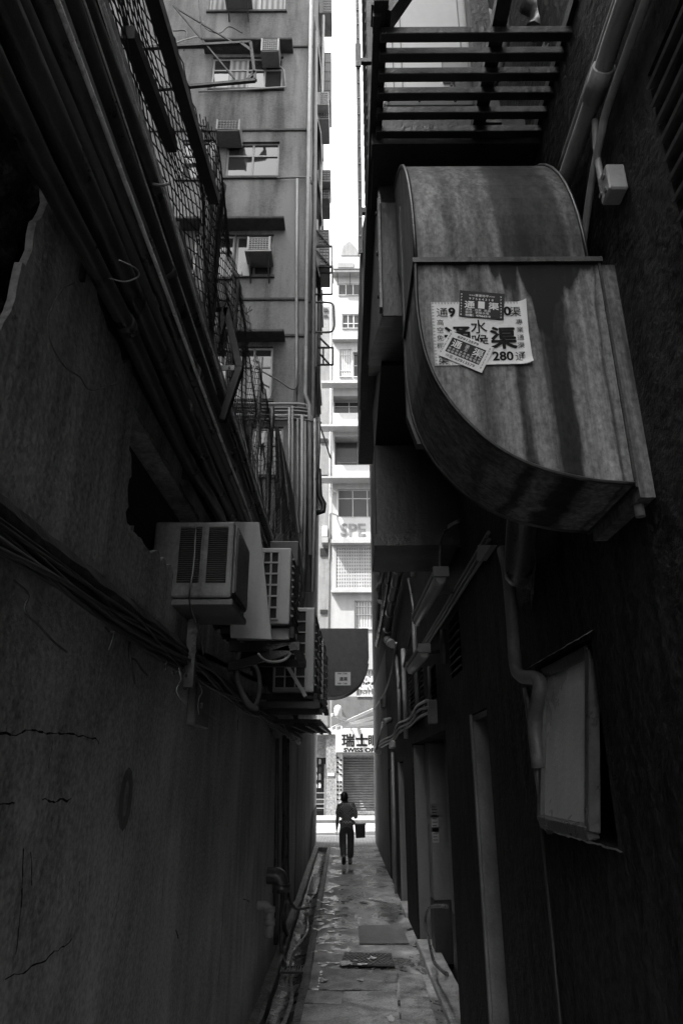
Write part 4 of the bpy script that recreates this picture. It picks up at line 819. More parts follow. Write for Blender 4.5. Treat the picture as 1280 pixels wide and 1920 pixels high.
m = MB(); m.beam((x0 + .17, y0 + .3, z0 - .05), (x0 + .17, y0 + .3, z0 - .4), .05, .05); m.build('bracket', MT['pipe_dark'], t)
m = MB(); Y = 4.35
m.prism([aY(425, 978, Y), aY(486, 979, Y), aY(510, 1199, Y), aY(432, 1196, Y)], (0, .02, 0)); tag(m.build('sheet_panel', MT['off_white'], bevel=.003), 'plain pale tapering sheet panel standing behind the louvred window air conditioner', 'panel')
CG = 'outdoor units on the left wall'
def condenser(x0, x1, y0, y1, z0, z1, strip, label, nx=4, nz=5):
    t = thing('outdoor_unit', label, 'air conditioner', ((x0 + x1) / 2, y0, z0), CG)
    m = MB(); m.box((x0, y0, z0), (x1, y1, z1)); m.build('casing', MT['off_white'], t, bevel=.012, seg=2)
    gx1 = x1 - strip; m = MB(); m.box((x0 + .02, y0 - .006, z0 + .04), (gx1, y0 - .001, z1 - .04)); g = m.build('coil', MT['black'], t)
    m = MB()
    for i in range(nx + 1): x = x0 + .02 + (gx1 - x0 - .02) * i / nx; m.box((x - .007, y0 - .02, z0 + .035), (x + .007, y0 - .007, z1 - .035))
    for j in range(nz + 1): z = z0 + .04 + (z1 - z0 - .08) * j / nz; m.box((x0 + .02, y0 - .023, z - .006), (gx1, y0 - .0075, z + .006))
    m.build('grille', MT['off_white'], g)
    m = MB(); n = 9; m.box((x1 + .001, y0 + .08, z0 + .06), (x1 + .006, y1 - .05, z1 - .06))
    for i in range(n): z = z0 + .08 + (z1 - z0 - .16) * i / (n - 1); m.box((x1 + .002, y0 + .06, z - .008), (x1 + .022, y1 - .03, z + .008))
    m.build('fan_guard', MT['pipe_mid'], t)
    m = MB(); m.box((x0 - .15, y0 + .06, z0 - .06), (x1 + .03, y0 + .10, z0 - .004)); m.box((x0 - .15, y1 - .12, z0 - .06), (x1 + .03, y1 - .08, z0 - .004)); m.box((x1 - .0, y0 + .02, z0 - .10), (x1 + .035, y1, z0 - .062)); m.build('support', MT['rust'], t)
    return t
c1 = condenser(-.86, -.435, 5.2, 5.95, 3.17, 3.79, .095, 'nearest gridded outdoor unit on the left wall, just behind the pale sheet panel', 5, 6)
m = MB(); m.grid(lambda u, v: aY(498 + 52 * u, 1166 + 10 * v + 8 * u, 5.1) + Vector((0, -.22 * v, 0)), 8, 4); m.build('crumpled_sheet', MT['galv_dark'], c1)
c2 = condenser(-.74, -.325, 7.0, 7.75, 2.86, 3.72, .085, 'tall outdoor unit with a leaning strut across its grille on the left wall', 3, 7)
st = MB(); st.beam(aY(535, 1242, 6.93), aY(573, 1306, 6.90), .035, .06, (0, 1, 0)); st.build('strut', MT['off_white'], c2)
m = MB(); m.box((-.98, 6.9, 2.70), (-.26, 6.96, 2.76)); m.build('bracket_arm', MT['dark_metal'], c2); m = MB(); m.box((-.98, 7.7, 2.70), (-.26, 7.76, 2.76)); m.build('bracket_arm', MT['dark_metal'], c2)
condenser(-.74, -.33, 8.25, 9.0, 2.98, 3.82, .08, 'third outdoor unit along the left wall, only its edge showing')
condenser(-.74, -.33, 10.0, 10.75, 3.02, 3.95, .08, 'fourth outdoor unit along the left wall, slightly higher edge')
condenser(-.74, -.34, 11.6, 12.3, 3.14, 4.05, .08, 'farthest outdoor unit on the left wall before the hanging round duct')
tr = thing('wall_tray', 'long dark slatted steel tray under the farther outdoor units on the left wall', 'tray', (-.6, 10, 2.7))
for y in [8.2 + .5 * k for k in range(11)]: m = MB(); m.beam((-.97, y, 2.66 + .03 * (y - 8)), (-.29, y, 2.66 + .03 * (y - 8)), .05, .04); m.build('bar', MT['rust'], tr)
for x in (-.3, -.45, -.62): m = MB(); m.beam((x, 8.1, 2.63), (x, 13.3, 2.80), .04, .05); m.build('rail', MT['dark_metal'], tr)
tr2 = thing('wall_tray', 'dark steel tray with bent sheet below the nearest outdoor unit on the left wall', 'tray', (-.6, 5.2, 2.95))
for a, b in (((-.97, 5.1, 2.98), (-.37, 5.1, 2.98)), ((-.97, 5.9, 2.98), (-.37, 5.9, 2.98)), ((-.37, 5.05, 2.98), (-.37, 5.95, 2.98)), ((-.97, 5.1, 2.80), (-.42, 5.1, 2.96))): m = MB(); m.beam(a, b, .05, .06); m.build('bar', MT['dark_metal'], tr2)
m = MB(); m.box((-.80, 5.0, 3.02), (-.42, 5.05, 3.10)); m.build('front_plate', MT['off_white'], tr2)
hs = thing('coiled_hose', 'thick looped hose hanging below the nearest outdoor unit on the left wall', 'hose', aY(465, 1320, 5.2))
m = MB(); m.tube(smooth_path([aY(455, 1205, 5.2), aY(444, 1240, 5.15), aY(447, 1280, 5.1), aY(464, 1318, 5.1), aY(482, 1330, 5.15)], 6), .022, 8); m.build('hose', MT['pipe_mid'], hs)
m = MB(); m.tube(smooth_path([aY(468, 1242, 5.3), aY(482, 1255, 5.3), aY(487, 1285, 5.3), aY(483, 1315, 5.25), aY(475, 1325, 5.2)], 6), .018, 8); m.build('hose', MT['pipe_mid'], hs)
wire([aY(484, 1226, 5.0), aY(497, 1238, 4.98), aY(516, 1241, 4.98), aY(535, 1236, 5.0), aY(545, 1225, 5.05)], .010, 'pale cable sagging in a curve below the tray of the nearest outdoor unit', 'cable_pale', LW)
m = MB(); m.box((-.72, 6.1, 3.9), (-.44, 6.4, 4.15)); tag(m.build('metal_box', MT['galv_dark'], bevel=.01), 'dark metal box above the nearest gridded outdoor unit', 'box')
m = MB(); m.box((-.88, 3.9, 2.35), (-.83, 4.3, 2.6)); m.tube([(-.83, 4.0, 2.46), (-.81, 4.0, 2.46)], .02, 8); tag(m.build('junction_box', MT['pipe_mid'], bevel=.008), 'flat grey junction box on the left wall under the pale sheet panel', 'box')
# drain pipes and hoses low on the left wall
pv = thing('waste_pipe', 'pale capped plastic waste pipe elbow low on the left wall', 'pipe', aX(497, 1745, -.80))
m = MB(); c = aX(494, 1700, -.82); m.tube(smooth_path([(-.92, c.y, c.z), (-.80, c.y, c.z + .01), (-.76, c.y, c.z - .03), (-.755, c.y, c.z - .08), (-.755, c.y, c.z - .26)], 5), .045, 12); m.build('pipe', MT['pipe_pale'], pv)
m = MB(); m.tube([(-.755, c.y, c.z - .10), (-.755, c.y, c.z - .16)], .054, 12); m.tube([(-.755, c.y, c.z - .05), (-.755, c.y, c.z - .0)], .052, 12); m.build('collar', MT['pipe_pale'], pv)
pv = thing('waste_pipe', 'fat dark waste pipe elbow on the left wall above the pale one', 'pipe', aX(522, 1660, -.75))
c = aX(518, 1642, -.78); m = MB(); m.tube(smooth_path([(-.95, c.y, c.z), (-.78, c.y, c.z), (-.73, c.y, c.z - .05), (-.72, c.y, c.z - .14)], 5), .085, 12); m.build('pipe', MT['pipe_dark'], pv)
m = MB(); m.tube([(-.72, c.y, c.z - .08), (-.72, c.y, c.z - .16)], .10, 12); m.build('collar', MT['pipe_dark'], pv)
for k, (pts, r, lab) in enumerate((([(519, 1385), (518, 1600), (517, 1770)], .03, 'dark vertical pipe on the left wall beside the fat elbow'), ([(540, 1370), (540, 1640), (544, 1735), (560, 1768)], .022, 'long black hose hanging down the left wall into the gutter'), ([(533, 1380), (534, 1650), (532, 1730), (541, 1756)], .03, 'black pipe ending in a bent foot above the gutter'), ([(490, 1440), (492, 1640), (518, 1770), (536, 1808)], .02, 'thin dark hose reaching the drain grate in the gutter'))):
    m = MB(); P = [aX(x, y, -.86 + .02 * k) for x, y in pts]
    if k == 1: P[-1] = Vector((-.66, P[-1].y - .3, -.07)); P[-2] = Vector((-.80, P[-2].y, .25))
    if k == 3: P = [Vector((-.85, 10.2, 2.5)), Vector((-.85, 10.1, .5)), Vector((-.82, 9.9, .08)), Vector((-.72, 9.5, -.06))]
    m.tube(smooth_path(P, 6), r, 8); tag(m.build('hose', MT['pipe_dark']), lab, 'hose', 'hoses down the left wall')
# ================================================================== HANGING ROUND DUCT AT THE FAR END
fd = thing('hanging_duct', 'dark grey duct end with a rounded lower corner hanging across the far alley', 'duct', (0, 14, 3.5))
def arc(cx, cz, rx, rz, a0, a1, n): return [(cx + rx * math.cos(a0 + (a1 - a0) * i / n), cz + rz * math.sin(a0 + (a1 - a0) * i / n)) for i in range(n + 1)]
top = aY(690, 1178, 14); bot = aY(625, 1306, 14)
prof = [(-.93, top.z), (top.x, top.z), (top.x + .005, 4.3)] + arc(-.30, 4.25, .745, 4.25 - bot.z, 0, -math.pi / 2, 16)[1:] + [(-.93, bot.z)]
m = MB(); m.prism([(x, 14, z) for x, z in prof], (0, .75, 0)); m.build('duct_body', mat('speckled_sheet', .018, .065, 9, 0, .5, .1, .1, 60, fine=.8), fd, bevel=.006)
m = MB(); q = len(prof) - 4
for i in range(3, len(prof) - 2):
    a, b = prof[i], prof[i + 1]; m.beam((a[0], 13.985, a[1]), (b[0], 13.985, b[1]), .03, .03, (0, 1, 0))
m.build('seam', MT['dark_metal'], fd)
def poster_small(name, lab, c, w_, h_, xd, yd, body, paper='paper', ink='ink', sz=.1, rows=None, tilt=0):
    t = thing(name, lab, 'poster', c); xd = Vector(xd); yd = Vector(yd); n = xd.cross(yd); c = Vector(c)
    m = MB(); m.prism([c, c + xd * w_, c + xd * w_ + yd * h_, c + yd * h_], n * .002); m.build('sheet', MT[paper], t)
    m = MB()
    for s, u, v, z, kw in rows: m.text(s, z, c + xd * u + yd * v + n * .0025, xd, yd, lift=.0006, **kw)
    m.build('lettering', MT[ink], t); return t
c = aY(628, 1285, 13.985)
poster_small('small_poster', 'small pale bordered poster stuck on the hanging round duct at the far end', c, .31, .26, (1, 0, 0), (0, 0, 1), '', rows=[('9081 7286', .05, .215, .045, dict(bold=.001)), ('通渠', .08, .09, .085, dict(bold=.002)), ('9081 7286', .05, .02, .045, dict(bold=.001))])
# cables strung over the tower front
for k, (pts, lab) in enumerate((([(455, 62), (430, 50), (412, 62), (388, 55), (380, 40)], 'dark cable looping left of the topmost tray on the tower'), ([(270, 70), (310, 85), (345, 75), (372, 68)], 'pale knotted cord sagging beside the drying frame on the tower'), ([(345, 95), (350, 60), (325, 58)], 'bent thin rod left of the drying frame on the tower'), ([(480, 690), (520, 712), (552, 730), (562, 700)], 'thin cable slung below the lower tower canopy'), ([(620, 860), (600, 800), (590, 790), (450, 772)], 'dark cable crossing the tower corner at the stacked pipes'))):
    wire([aY(x, y, 13.3) for x, y in pts], .018, lab, 'cable' if k != 1 else 'cable_pale', 'cables on the tower front', 'tower_cable', 'cable')
# ================================================================== THE BIG DUCT ON THE RIGHT WALL
dc = thing('exhaust_duct', 'large stained galvanised exhaust duct elbow jutting from the right wall overhead', 'duct', (.56, 2.1, 2.9))
DY0, DY1, DXL, DXR = 1.95, 2.39, .248, .892
low = [(DXR, 3.80), (DXL, 3.80)] + [(aY(x, y, DY0).x, aY(x, y, DY0).z) for x, y in ((779, 520), (780, 560), (784, 600), (793, 650), (806, 690), (826, 730), (855, 770), (890, 806), (930, 838), (980, 866), (1030, 884), (1080, 896), (1130, 904), (1188, 908))]
m = MB(); m.prism([(x, DY0, z) for x, z in low], (0, DY1 - DY0, 0)); m.build('lower_elbow', MT['duct'], dc)
# rolled seams along the curve, front and back
m = MB()
P = [Vector((x, DY0 - .004, z)) for x, z in low[1:]]; m.tube(smooth_path(P, 3), .007, 6); m.build('rolled_seam', MT['galv_dark'], dc); m = MB(); P2 = [Vector((x, DY1 + .002, z)) for x, z in low[1:]]; m.tube(smooth_path(P2, 3), .008, 6)
m.build('rolled_seam', MT['galv_dark'], dc)
Rr = 1.14; zs = 3.80
def elbow(x, r, t): a = t * math.pi / 2; return Vector((x, DY0 + r - (r) * math.cos(a) if r == Rr else DY0 + Rr - r * math.cos(a), zs + .02 + r * math.sin(a)))
NX = 16; ri = Rr - .45
m = MB(); prof = [(DY0 + Rr - Rr * math.cos(t * math.pi / 2 / NX), zs + .012 + Rr * math.sin(t * math.pi / 2 / NX)) for t in range(NX + 1)] + [(DY0 + Rr - ri * math.cos(t * math.pi / 2 / NX), zs + .012 + ri * math.sin(t * math.pi / 2 / NX)) for t in range(NX, -1, -1)]
m.prism([(DXL + .002, y, z) for y, z in prof], (DXR - .035 - DXL, 0, 0)); m.build('upper_elbow', MT['duct'], dc)
for xx in (DXL + .002, DXR - .033):
    m = MB(); m.tube([Vector((xx, y - .003, z)) for y, z in prof[:NX + 1]], .007, 6); m.build('rolled_seam', MT['galv_dark'], dc)
m = MB(); m.box((DXL - .010, DY0 - .014, zs - .012), (DXR + .015, DY1 + .02, zs + .008)); m.build('joint_flange', MT['dark_metal'], dc)
zb = low[-1][1]; m = MB(); m.box((DXR + .001, DY0 - .004, zb - .01), (DXR + .010, DY1 + .01, 3.79)); m.build('wall_flange', MT['dark_metal'], dc)
m = MB(); m.box((DXR + .011, DY0 - .003, zb - .045), (EX + .01, DY1 - .02, 3.78)); m.build('wall_sleeve', MT['duct'], dc)
m = MB(); m.tube([(DXR + .03, DY0 + .06, zb - .03), (DXR + .03, DY0 + .06, zb - .085)], .016, 8); m.build('drain_stub', MT['pipe_mid'], dc)
# straight fold at the left of the lower part
m = MB(); m.prism([(DXL - .004, DY1 + .001, 4.5), (DXL - .004, DY1 + .001, 3.42), (DXL + .03, DY1 + .001, 3.30), (DXL + .1, DY1 + .001, 3.3), (DXL + .1, DY1 + .001, 4.5)], (0, .05, 0)); m.build('back_collar', MT['galv_dark'], dc)
# riser duct behind, sloping up and away
rd = thing('riser_duct', 'sooty square duct rising away behind the large stained exhaust duct', 'duct', (.55, 4, 4))
m = MB(); m.prism([(.17, y, z) for y, z in ((2.62, 4.75), (2.66, 4.10), (5.9, 5.75), (5.9, 7.6), (2.9, 5.35))], (.76, 0, 0)); m.build('duct_body', MT['galv_dark'], rd, bevel=.006)
m = MB(); m.beam((.165, 2.64, 4.12), (.165, 2.62, 4.76), .012, .05, (0, 1, 0)); m.build('edge_strip', MT['galv'], rd)
for z in (4.2, 4.45, 4.7): m = MB(); m.tube([(.158, 2.64, z), (.15, 2.64, z)], .012, 6); m.build('bolt', MT['dark_metal'], rd)
tk = thing('trunk_duct', 'dark box duct hanging farther along the right wall under the sloping riser', 'duct', (.6, 6, 3.85))
m = MB(); m.box((.25, 5.4, 3.90), (.97, 6.3, 4.8)); m.build('duct_body', MT['galv_dark'], tk, bevel=.008)
m = MB(); m.box((.235, 5.36, 3.86), (.97, 5.42, 3.96)); m.build('flange', MT['dark_metal'], tk)
m = MB(); m.prism([(.26, 5.6, 4.82), (.26, 4.3, 4.9), (.30, 4.2, 5.3), (.26, 6.0, 5.7)], (.65, 0, 0)); m.build('transition', MT['galv_dark'], tk)
fl = MB(); fl.grid(lambda u, v: aY(672 + 22 * u + 3 * v, 750 + 55 * v + 10 * math.sin(u * 5), 8.6) + Vector((0, .1 * math.sin(u * 7), 0)), 8, 8); fl.grid(lambda u, v: aY(672 + 22 * u + 3 * v, 750 + 55 * v + 10 * math.sin(u * 5), 8.6) + Vector((.004, .1 * math.sin(u * 7) + .02, 0)), 8, 8)
tag(fl.build('torn_flap', MT['galv_dark']), 'torn dark sheet flap hanging from the ducts over the far alley', 'sheet')
# ================================================================== PLATFORM WITH CONDENSER ABOVE
pf = thing('steel_platform', 'slatted dark steel platform above the large exhaust duct on the right wall', 'platform', (.55, 2.4, 5))
Zp = 5.0
for k, y in enumerate((70, 108, 145, 181, 217, 252)):
    Y = aZ(720, y, Zp).y; m = MB(); m.box((.15, Y - .021, Zp - .006), (1.0, Y + .021, Zp + .035)); m.build('slat', MT['dark_metal'], pf, bevel=.003)
for x0, x1, n in ((.12, .18, 0), (.62, .68, 0), (.93, .95, 0)):
    m = MB(); m.box((x0, 1.85, Zp + .041), (x1, 5.2, Zp + .10)); m.build('beam', MT['dark_metal'], pf)
m = MB(); m.box((.115, 1.86, Zp - .05), (.125, 6.2, Zp + .9)); m.build('side_sheet', MT['galv_dark'], pf) if False else None
m = MB(); m.beam(Vector((.15, 1.93, Zp + .05)), Vector((.40, 1.93, Zp + .55)), .09, .09, (0, 1, 0)); m.beam(Vector((.40, 1.93, Zp + .55)), Vector((.95, 1.93, Zp + 1.65)), .09, .09, (0, 1, 0)); m.build('brace', MT['dark_metal'], pf)
m = MB(); m.box((.13, 2.47, Zp - .03), (.95, 2.56, Zp + .04)); m.box((.14, 2.56, Zp - .028), (.95, 2.9, Zp - .01)); m.box((.14, 2.50, Zp + .041), (.90, 2.53, Zp + .20)); m.build('front_plate', MT['galv_dark'], pf)
m = MB(); m.box((.117, 1.9, Zp + .02), (.15, 1.97, Zp + .12)); m.build('gusset', MT['dark_metal'], pf)
rc = thing('rooftop_condenser', 'pale ribbed condenser standing on the slatted platform above the exhaust duct', 'air conditioner', (.45, 2.6, 5.2))
m = MB(); a = aY(720, 192, 2.6); b = aY(893, 192, 2.6); m.box((a.x, 2.6, a.z), (b.x, 3.0, a.z + 1.3)); m.build('casing', MT['clean_casing'], rc, bevel=.015)
m = MB()
for px in (736, 752, 865, 882): x = aY(px, 100, 2.59).x; m.box((x - .003, 2.590, a.z + .02), (x + .003, 2.599, a.z + 1.28))
m.build('rib', MT['grey_metal'], rc)
for px, py in ((728, 190), (786, 190), (853, 190), (846, 160)): c = aY(px, py, 2.596); m = MB(); m.tube([c, c + Vector((0, -.006, 0))], .008, 6); m.build('screw', MT['dark_metal'], rc)
m = MB(); m.box((aY(829, 150, 2.6).x, 2.585, a.z + .13), (aY(880, 150, 2.6).x, 2.599, a.z + .30)); m.build('valve_cover', MT['off_white'], rc, bevel=.004)
m = MB(); m.box((aY(852, 180, 2.6).x, 2.57, a.z + .02), (b.x - .01, 2.599, a.z + .14)); m.build('valve_box', MT['galv_dark'], rc)
m = MB()
for k in range(3): m.tube(smooth_path([aY(895 + 4 * k, 15, 2.75), aY(912 + 4 * k, 25, 2.7), aY(921 + 4 * k, 50, 2.68), aY(920 + 3 * k, 80, 2.66), aY(900, 130, 2.62)], 5), .016, 8)
m.build('refrigerant_pipe', MT['pipe_mid'], rc)
pm = thing('support_post', 'thick dark post and coupling standing on the platform beside the pale condenser', 'post', (.8, 2.5, 5))
m = MB(); m.box((.66, 2.42, Zp + .05), (.76, 2.5, Zp + 2)); m.build('post', MT['dark_metal'], pm)
m = MB(); m.tube(smooth_path([aY(945, 20, 2.4), aY(948, 60, 2.4), aY(940, 95, 2.4), aY(925, 150, 2.4), aY(905, 165, 2.45)], 5), .028, 8); m.tube(smooth_path([aY(985, 5, 2.3), aY(1010, 20, 2.3), aY(1012, 45, 2.3), aY(1000, 60, 2.3)], 5), .05, 10); m.build('hose', MT['pipe_dark'], pm)
m = MB(); m.beam(aY(1045, 15, 2.25), aY(1015, 100, 2.25), .02, .02); m.tube([aY(1034, 92, 2.2) + Vector((.03 * math.cos(a_), 0, .03 * math.sin(a_))) for a_ in [i * .7 for i in range(10)]], .008, 6); m.build('stay', MT['rust'], pm)
m = MB(); m.box((.5, 3.05, Zp + .12), (.94, 3.07, Zp + 1.4)); wv = m.build('glazed_panel', MT['frosted']); tag(wv, 'mottled pale glazed panel behind the platform post', 'panel')
st = thing('slotted_upright', 'tall slotted angle upright standing at the outer edge against the sky', 'post', (.14, 5.2, 5.1))
m = MB(); m.box((.125, 5.15, 6.7), (.165, 5.165, 12.5)); m.box((.125, 5.166, 6.7), (.133, 5.21, 12.5)); m.build('angle', MT['dark_metal'], st)
m = MB()
for k in range(24): z = 6.9 + k * .23; m.tube([(.145, 5.149, z), (.145, 5.144, z)], .010, 6)
m.build('slots', MT['white'], st)
for b_ in (((.165, 5.155, 9.3), (.30, 5.2, 9.36)), ((.165, 5.155, 7.2), (.30, 5.2, 7.26)), ((.115, 5.13, 9.2), (.175, 5.148, 9.55))): m = MB(); m.box(*b_); m.build('tie', MT['dark_metal'], st)
rk2 = thing('tall_rack', 'dark tall equipment rack on the right wall behind the slotted upright', 'rack', (.6, 5.6, 5))
m = MB(); m.box((.145, 5.25, 5.45), (.94, 7.2, 6.95)); m.box((.24, 5.26, 6.951), (.94, 6.4, 13)); m.build('cabinet', MT['galv_dark'], rk2, bevel=.01)
m = MB()
for k in range(30): z = 7.1 + .19 * k; m.box((.232, 5.3, z), (.2395, 6.3, z + .05))
m.build('louvres', MT['dark_metal'], rk2)
# ================================================================== POSTERS ON THE DUCT
Yp = DY0 - .0015
def pp(x, y): return aY(x, y, Yp)
ps = thing('poster', 'big white plumbing poster with large black characters stuck on the exhaust duct', 'poster', pp(900, 685))
m = MB(); C4 = [pp(815, 686), pp(996, 684), pp(983, 566), pp(807, 567)]
def bw4(u, v): return C4[0] * (1-u) * (1-v) + C4[1] * u * (1-v) + C4[2] * u * v + C4[3] * (1-u) * v
def curl(u, v):
    p = bw4(u, v); return p + Vector((0, -.001 - .018 * max(0, u - .9) * 10 * (.3 + .7 * abs(v - .5) * 2) * max(0, u - .9) * 10 - .008 * max(0, .08 - v) * 12 * u, 0))
m.grid(curl, 30, 20); m.build('sheet', MT['paper'], ps)
m = MB(); xd = (C4[1] - C4[0]).normalized(); yd = Vector((0, 0, 1)); px_m = (C4[1] - C4[0]).length / 181
def tx(mb, s, px, py, hpx, dx=xd, dy=yd, **kw): mb.text(s, hpx * px_m * 1.12, pp(px, py), dx, dy, **kw)
L_ = dict(lift=.0035); dy_ = (0, 0, 1); dy_ = (0, 0, 1)
tx(m, '通', 817, 594, 21, **L_); tx(m, '9', 840, 594, 25, bold=.0018, **L_); tx(m, '0', 944, 592, 25, bold=.0018, **L_); tx(m, '渠', 954, 593, 22, **L_)
for i, s in enumerate('高空免棚'): tx(m, s, 818, 610 + i * 14.5, 12.5, **L_)
tx(m, '渠', 821, 683, 18, **L_)
for i, s in enumerate('專業通渠'): tx(m, s, 966 + i * 1.2, 609 + i * 14.5, 12.5, **L_)
m.stamp('通', 49 * px_m * 1.12, pp(832, 651), .0018, xd, dy_, **L_); m.stamp('渠', 46 * px_m * 1.12, pp(919, 651), .0024, xd, dy_, **L_); tx(m, '水', 881, 624, 30, bold=.0004, **L_); tx(m, '喉', 883, 652, 30, bold=.0004, **L_)
tx(m, '280', 923, 676.5, 24, bold=.0014, sx=.98, **L_); tx(m, '通', 965, 676, 20, **L_); m.build('lettering', MT['ink'], ps)
m = MB(); zz = []
for i in range(30):
    for v0, v1 in ((0.0, .045), (1.0, .955)): zz.append((bw4(i / 30, v0), bw4((i + .5) / 30, v1), bw4((i + 1) / 30, v0)))
for i in range(20):
    for u0, u1 in ((0.0, .035), ): zz.append((bw4(u0, i / 20), bw4(u1, (i + .5) / 20), bw4(u0, (i + 1) / 20)))
for tri in zz: m.add([p + Vector((0, -.0022, 0)) for p in tri], [(0, 1, 2)])
m.build('zigzag_border', MT['off_white'], ps)
s2 = thing('sticker', 'small dark sticker with white digits pasted over the top of the big plumbing poster', 'sticker', pp(900, 600))
m = MB(); Cs = [pp(859, 594), pp(943, 601), pp(945, 553), pp(861, 546)]; m.prism([c + Vector((0, -.0046, 0)) for c in Cs], (0, -.0008, 0)); m.build('sheet', MT['ink_dark_paper'], s2)
x2 = (Cs[1] - Cs[0]).normalized(); y2 = Vector((-x2.z, 0, x2.x)) * 1.0; K = dict(dx=x2, dy=y2, lift=.0062); m = MB()
tx(m, '<<<專業特平>>>', 878, 557, 6, **K); tx(m, '9 7 5 6 4 3 1 8', 878, 563.5, 6.2, sx=1.15, **K); tx(m, '通', 869, 577.5, 16, bold=.0006, sx=1.15, **K); tx(m, '渠', 914, 581, 16, bold=.0006, sx=1.15, **K)
tx(m, '清喉 . 改渠 . 執漏', 871, 583.5, 5.5, sx=1.05, **K); tx(m, '裝修 . 更換水喉', 871, 588.5, 5.5, sx=1.1, **K); tx(m, '快電：97564318', 871, 594, 5.6, sx=1.1, bold=.0002, **K)
for i, s in enumerate('97564318'): tx(m, s, 862.5 - i * .2, 555 + i * 5.4, 5, sx=1.2, **K); tx(m, s, 936 - i * .0, 561 + i * 5.4, 5, sx=1.2, **K)
c = [pp(895, 580), pp(907, 581), pp(907.5, 568), pp(895.5, 567)]; m.add([p + Vector((0, -.0060, 0)) for p in c], [(0, 1, 2, 3)]); m.build('lettering', MT['paper'], s2)
s3 = thing('sticker', 'small tilted white bordered sticker pasted over the lower left of the big plumbing poster', 'sticker', pp(870, 680))
m = MB(); Cs = [pp(820, 667), pp(902, 701), pp(925, 654), pp(843, 622)]; m.prism([c + Vector((0, -.0056, 0)) for c in Cs], (0, -.0008, 0)); m.build('sheet', MT['paper'], s3)
def b3(u, v): return Cs[0] * (1-u) * (1-v) + Cs[1] * u * (1-v) + Cs[2] * u * v + Cs[3] * (1-u) * v
m = MB(); m.add([b3(u, v) + Vector((0, -.0068, 0)) for u, v in ((.10, .22), (.87, .21), (.88, .80), (.11, .80))], [(0, 1, 2, 3)]); m.build('dark_panel', MT['ink_dark_paper'], s3)
x3 = (Cs[1] - Cs[0]).normalized(); y3 = (Cs[3] - Cs[0]).normalized(); W3 = (Cs[1] - Cs[0]).length; H3 = (Cs[3] - Cs[0]).length
def t3(mb, s, u, v, h, sx=1, bold=0): mb.text(s, H3 * h * 1.15, b3(u, v), x3, y3, bold, 'LEFT', sx, .0076)
m = MB(); t3(m, '67913579', .20, .845, .12, 1.3, .0002); t3(m, '67913579', .36, .06, .12, 1.2, .0002); t3(m, '快電：', .14, .06, .11)
for i, s in enumerate('67913579'): t3(m, s, .03 - .004 * i, .86 - i * .108, .09, 1.1); t3(m, s, .915, .86 - i * .108, .09, 1.1)
m.build('number', MT['ink'], s3)
m = MB(); t3(m, '通', .15, .50, .26, 1.1, .0004); t3(m, '渠', .63, .48, .28, 1.1, .0004); t3(m, '渠', .44, .62, .12); t3(m, '王', .44, .49, .12)
for i in range(9): t3(m, '水', .13 + i * .083, .36, .09); t3(m, '喉', .13 + i * .083, .25, .09)
m.build('lettering', MT['paper'], s3)
# ================================================================== RIGHT WALL: PIPES, BOXES, LIGHTS
RG = 'pipes and conduits on the right wall'
def rpipe(pts, r, lab, mt='pipe_pale', n=6, rings=(), name='pipe', ring_r=1.2):
    m = MB(); m.tube(smooth_path(pts, n) if n > 1 else pts, r, 10); p = m.build(name, MT[mt]); tag(p, lab, 'pipe', RG)
    for a, b in rings: q = MB(); q.tube([a, b], r * ring_r, 12); q.build('coupling', MT[mt], p)
    return p
rpipe([(.895, .7, 4.42), (.895, 1.5, 4.40), (.895, 1.72, 4.38), (.895, 2.2, 4.36)], .032, 'fat pale plastic pipe high on the right wall with a wide collar', rings=[((.895, 1.66, 4.385), (.895, 1.78, 4.38))], ring_r=1.25)
rpipe([(.915, .7, 4.55), (.915, 1.7, 4.52), (.915, 2.2, 4.50)], .016, 'thin pale pipe above the fat plastic pipe high on the right wall')
rpipe([(.91, .7, 4.31), (.91, 1.62, 4.27), (.91, 1.80, 4.22), (.91, 1.95, 4.12), (.91, 2.1, 3.98)], .014, 'thin pale conduit bending down toward the junction box on the right wall')
rpipe([(.915, 1.83, 4.34), (.915, 1.86, 4.2), (.915, 1.86, 4.02)], .012, 'short thin conduit dropping into the top of the junction box on the right wall')
jb = thing('junction_box', 'square pale junction box with round knockouts high on the right wall', 'box', (.9, 1.8, 3.95))
m = MB(); m.box((.885, 1.75, 3.93), (.949, 1.83, 4.04)); m.build('box', MT['pipe_pale'], jb, bevel=.006)
for y, z in ((1.79, 4.01), (1.79, 3.95), (1.83, 3.97)): m = MB(); m.tube([(.885, y - .01, z), (.880, y - .01, z)], .010, 10); m.build('knockout', MT['pipe_dark'], jb)
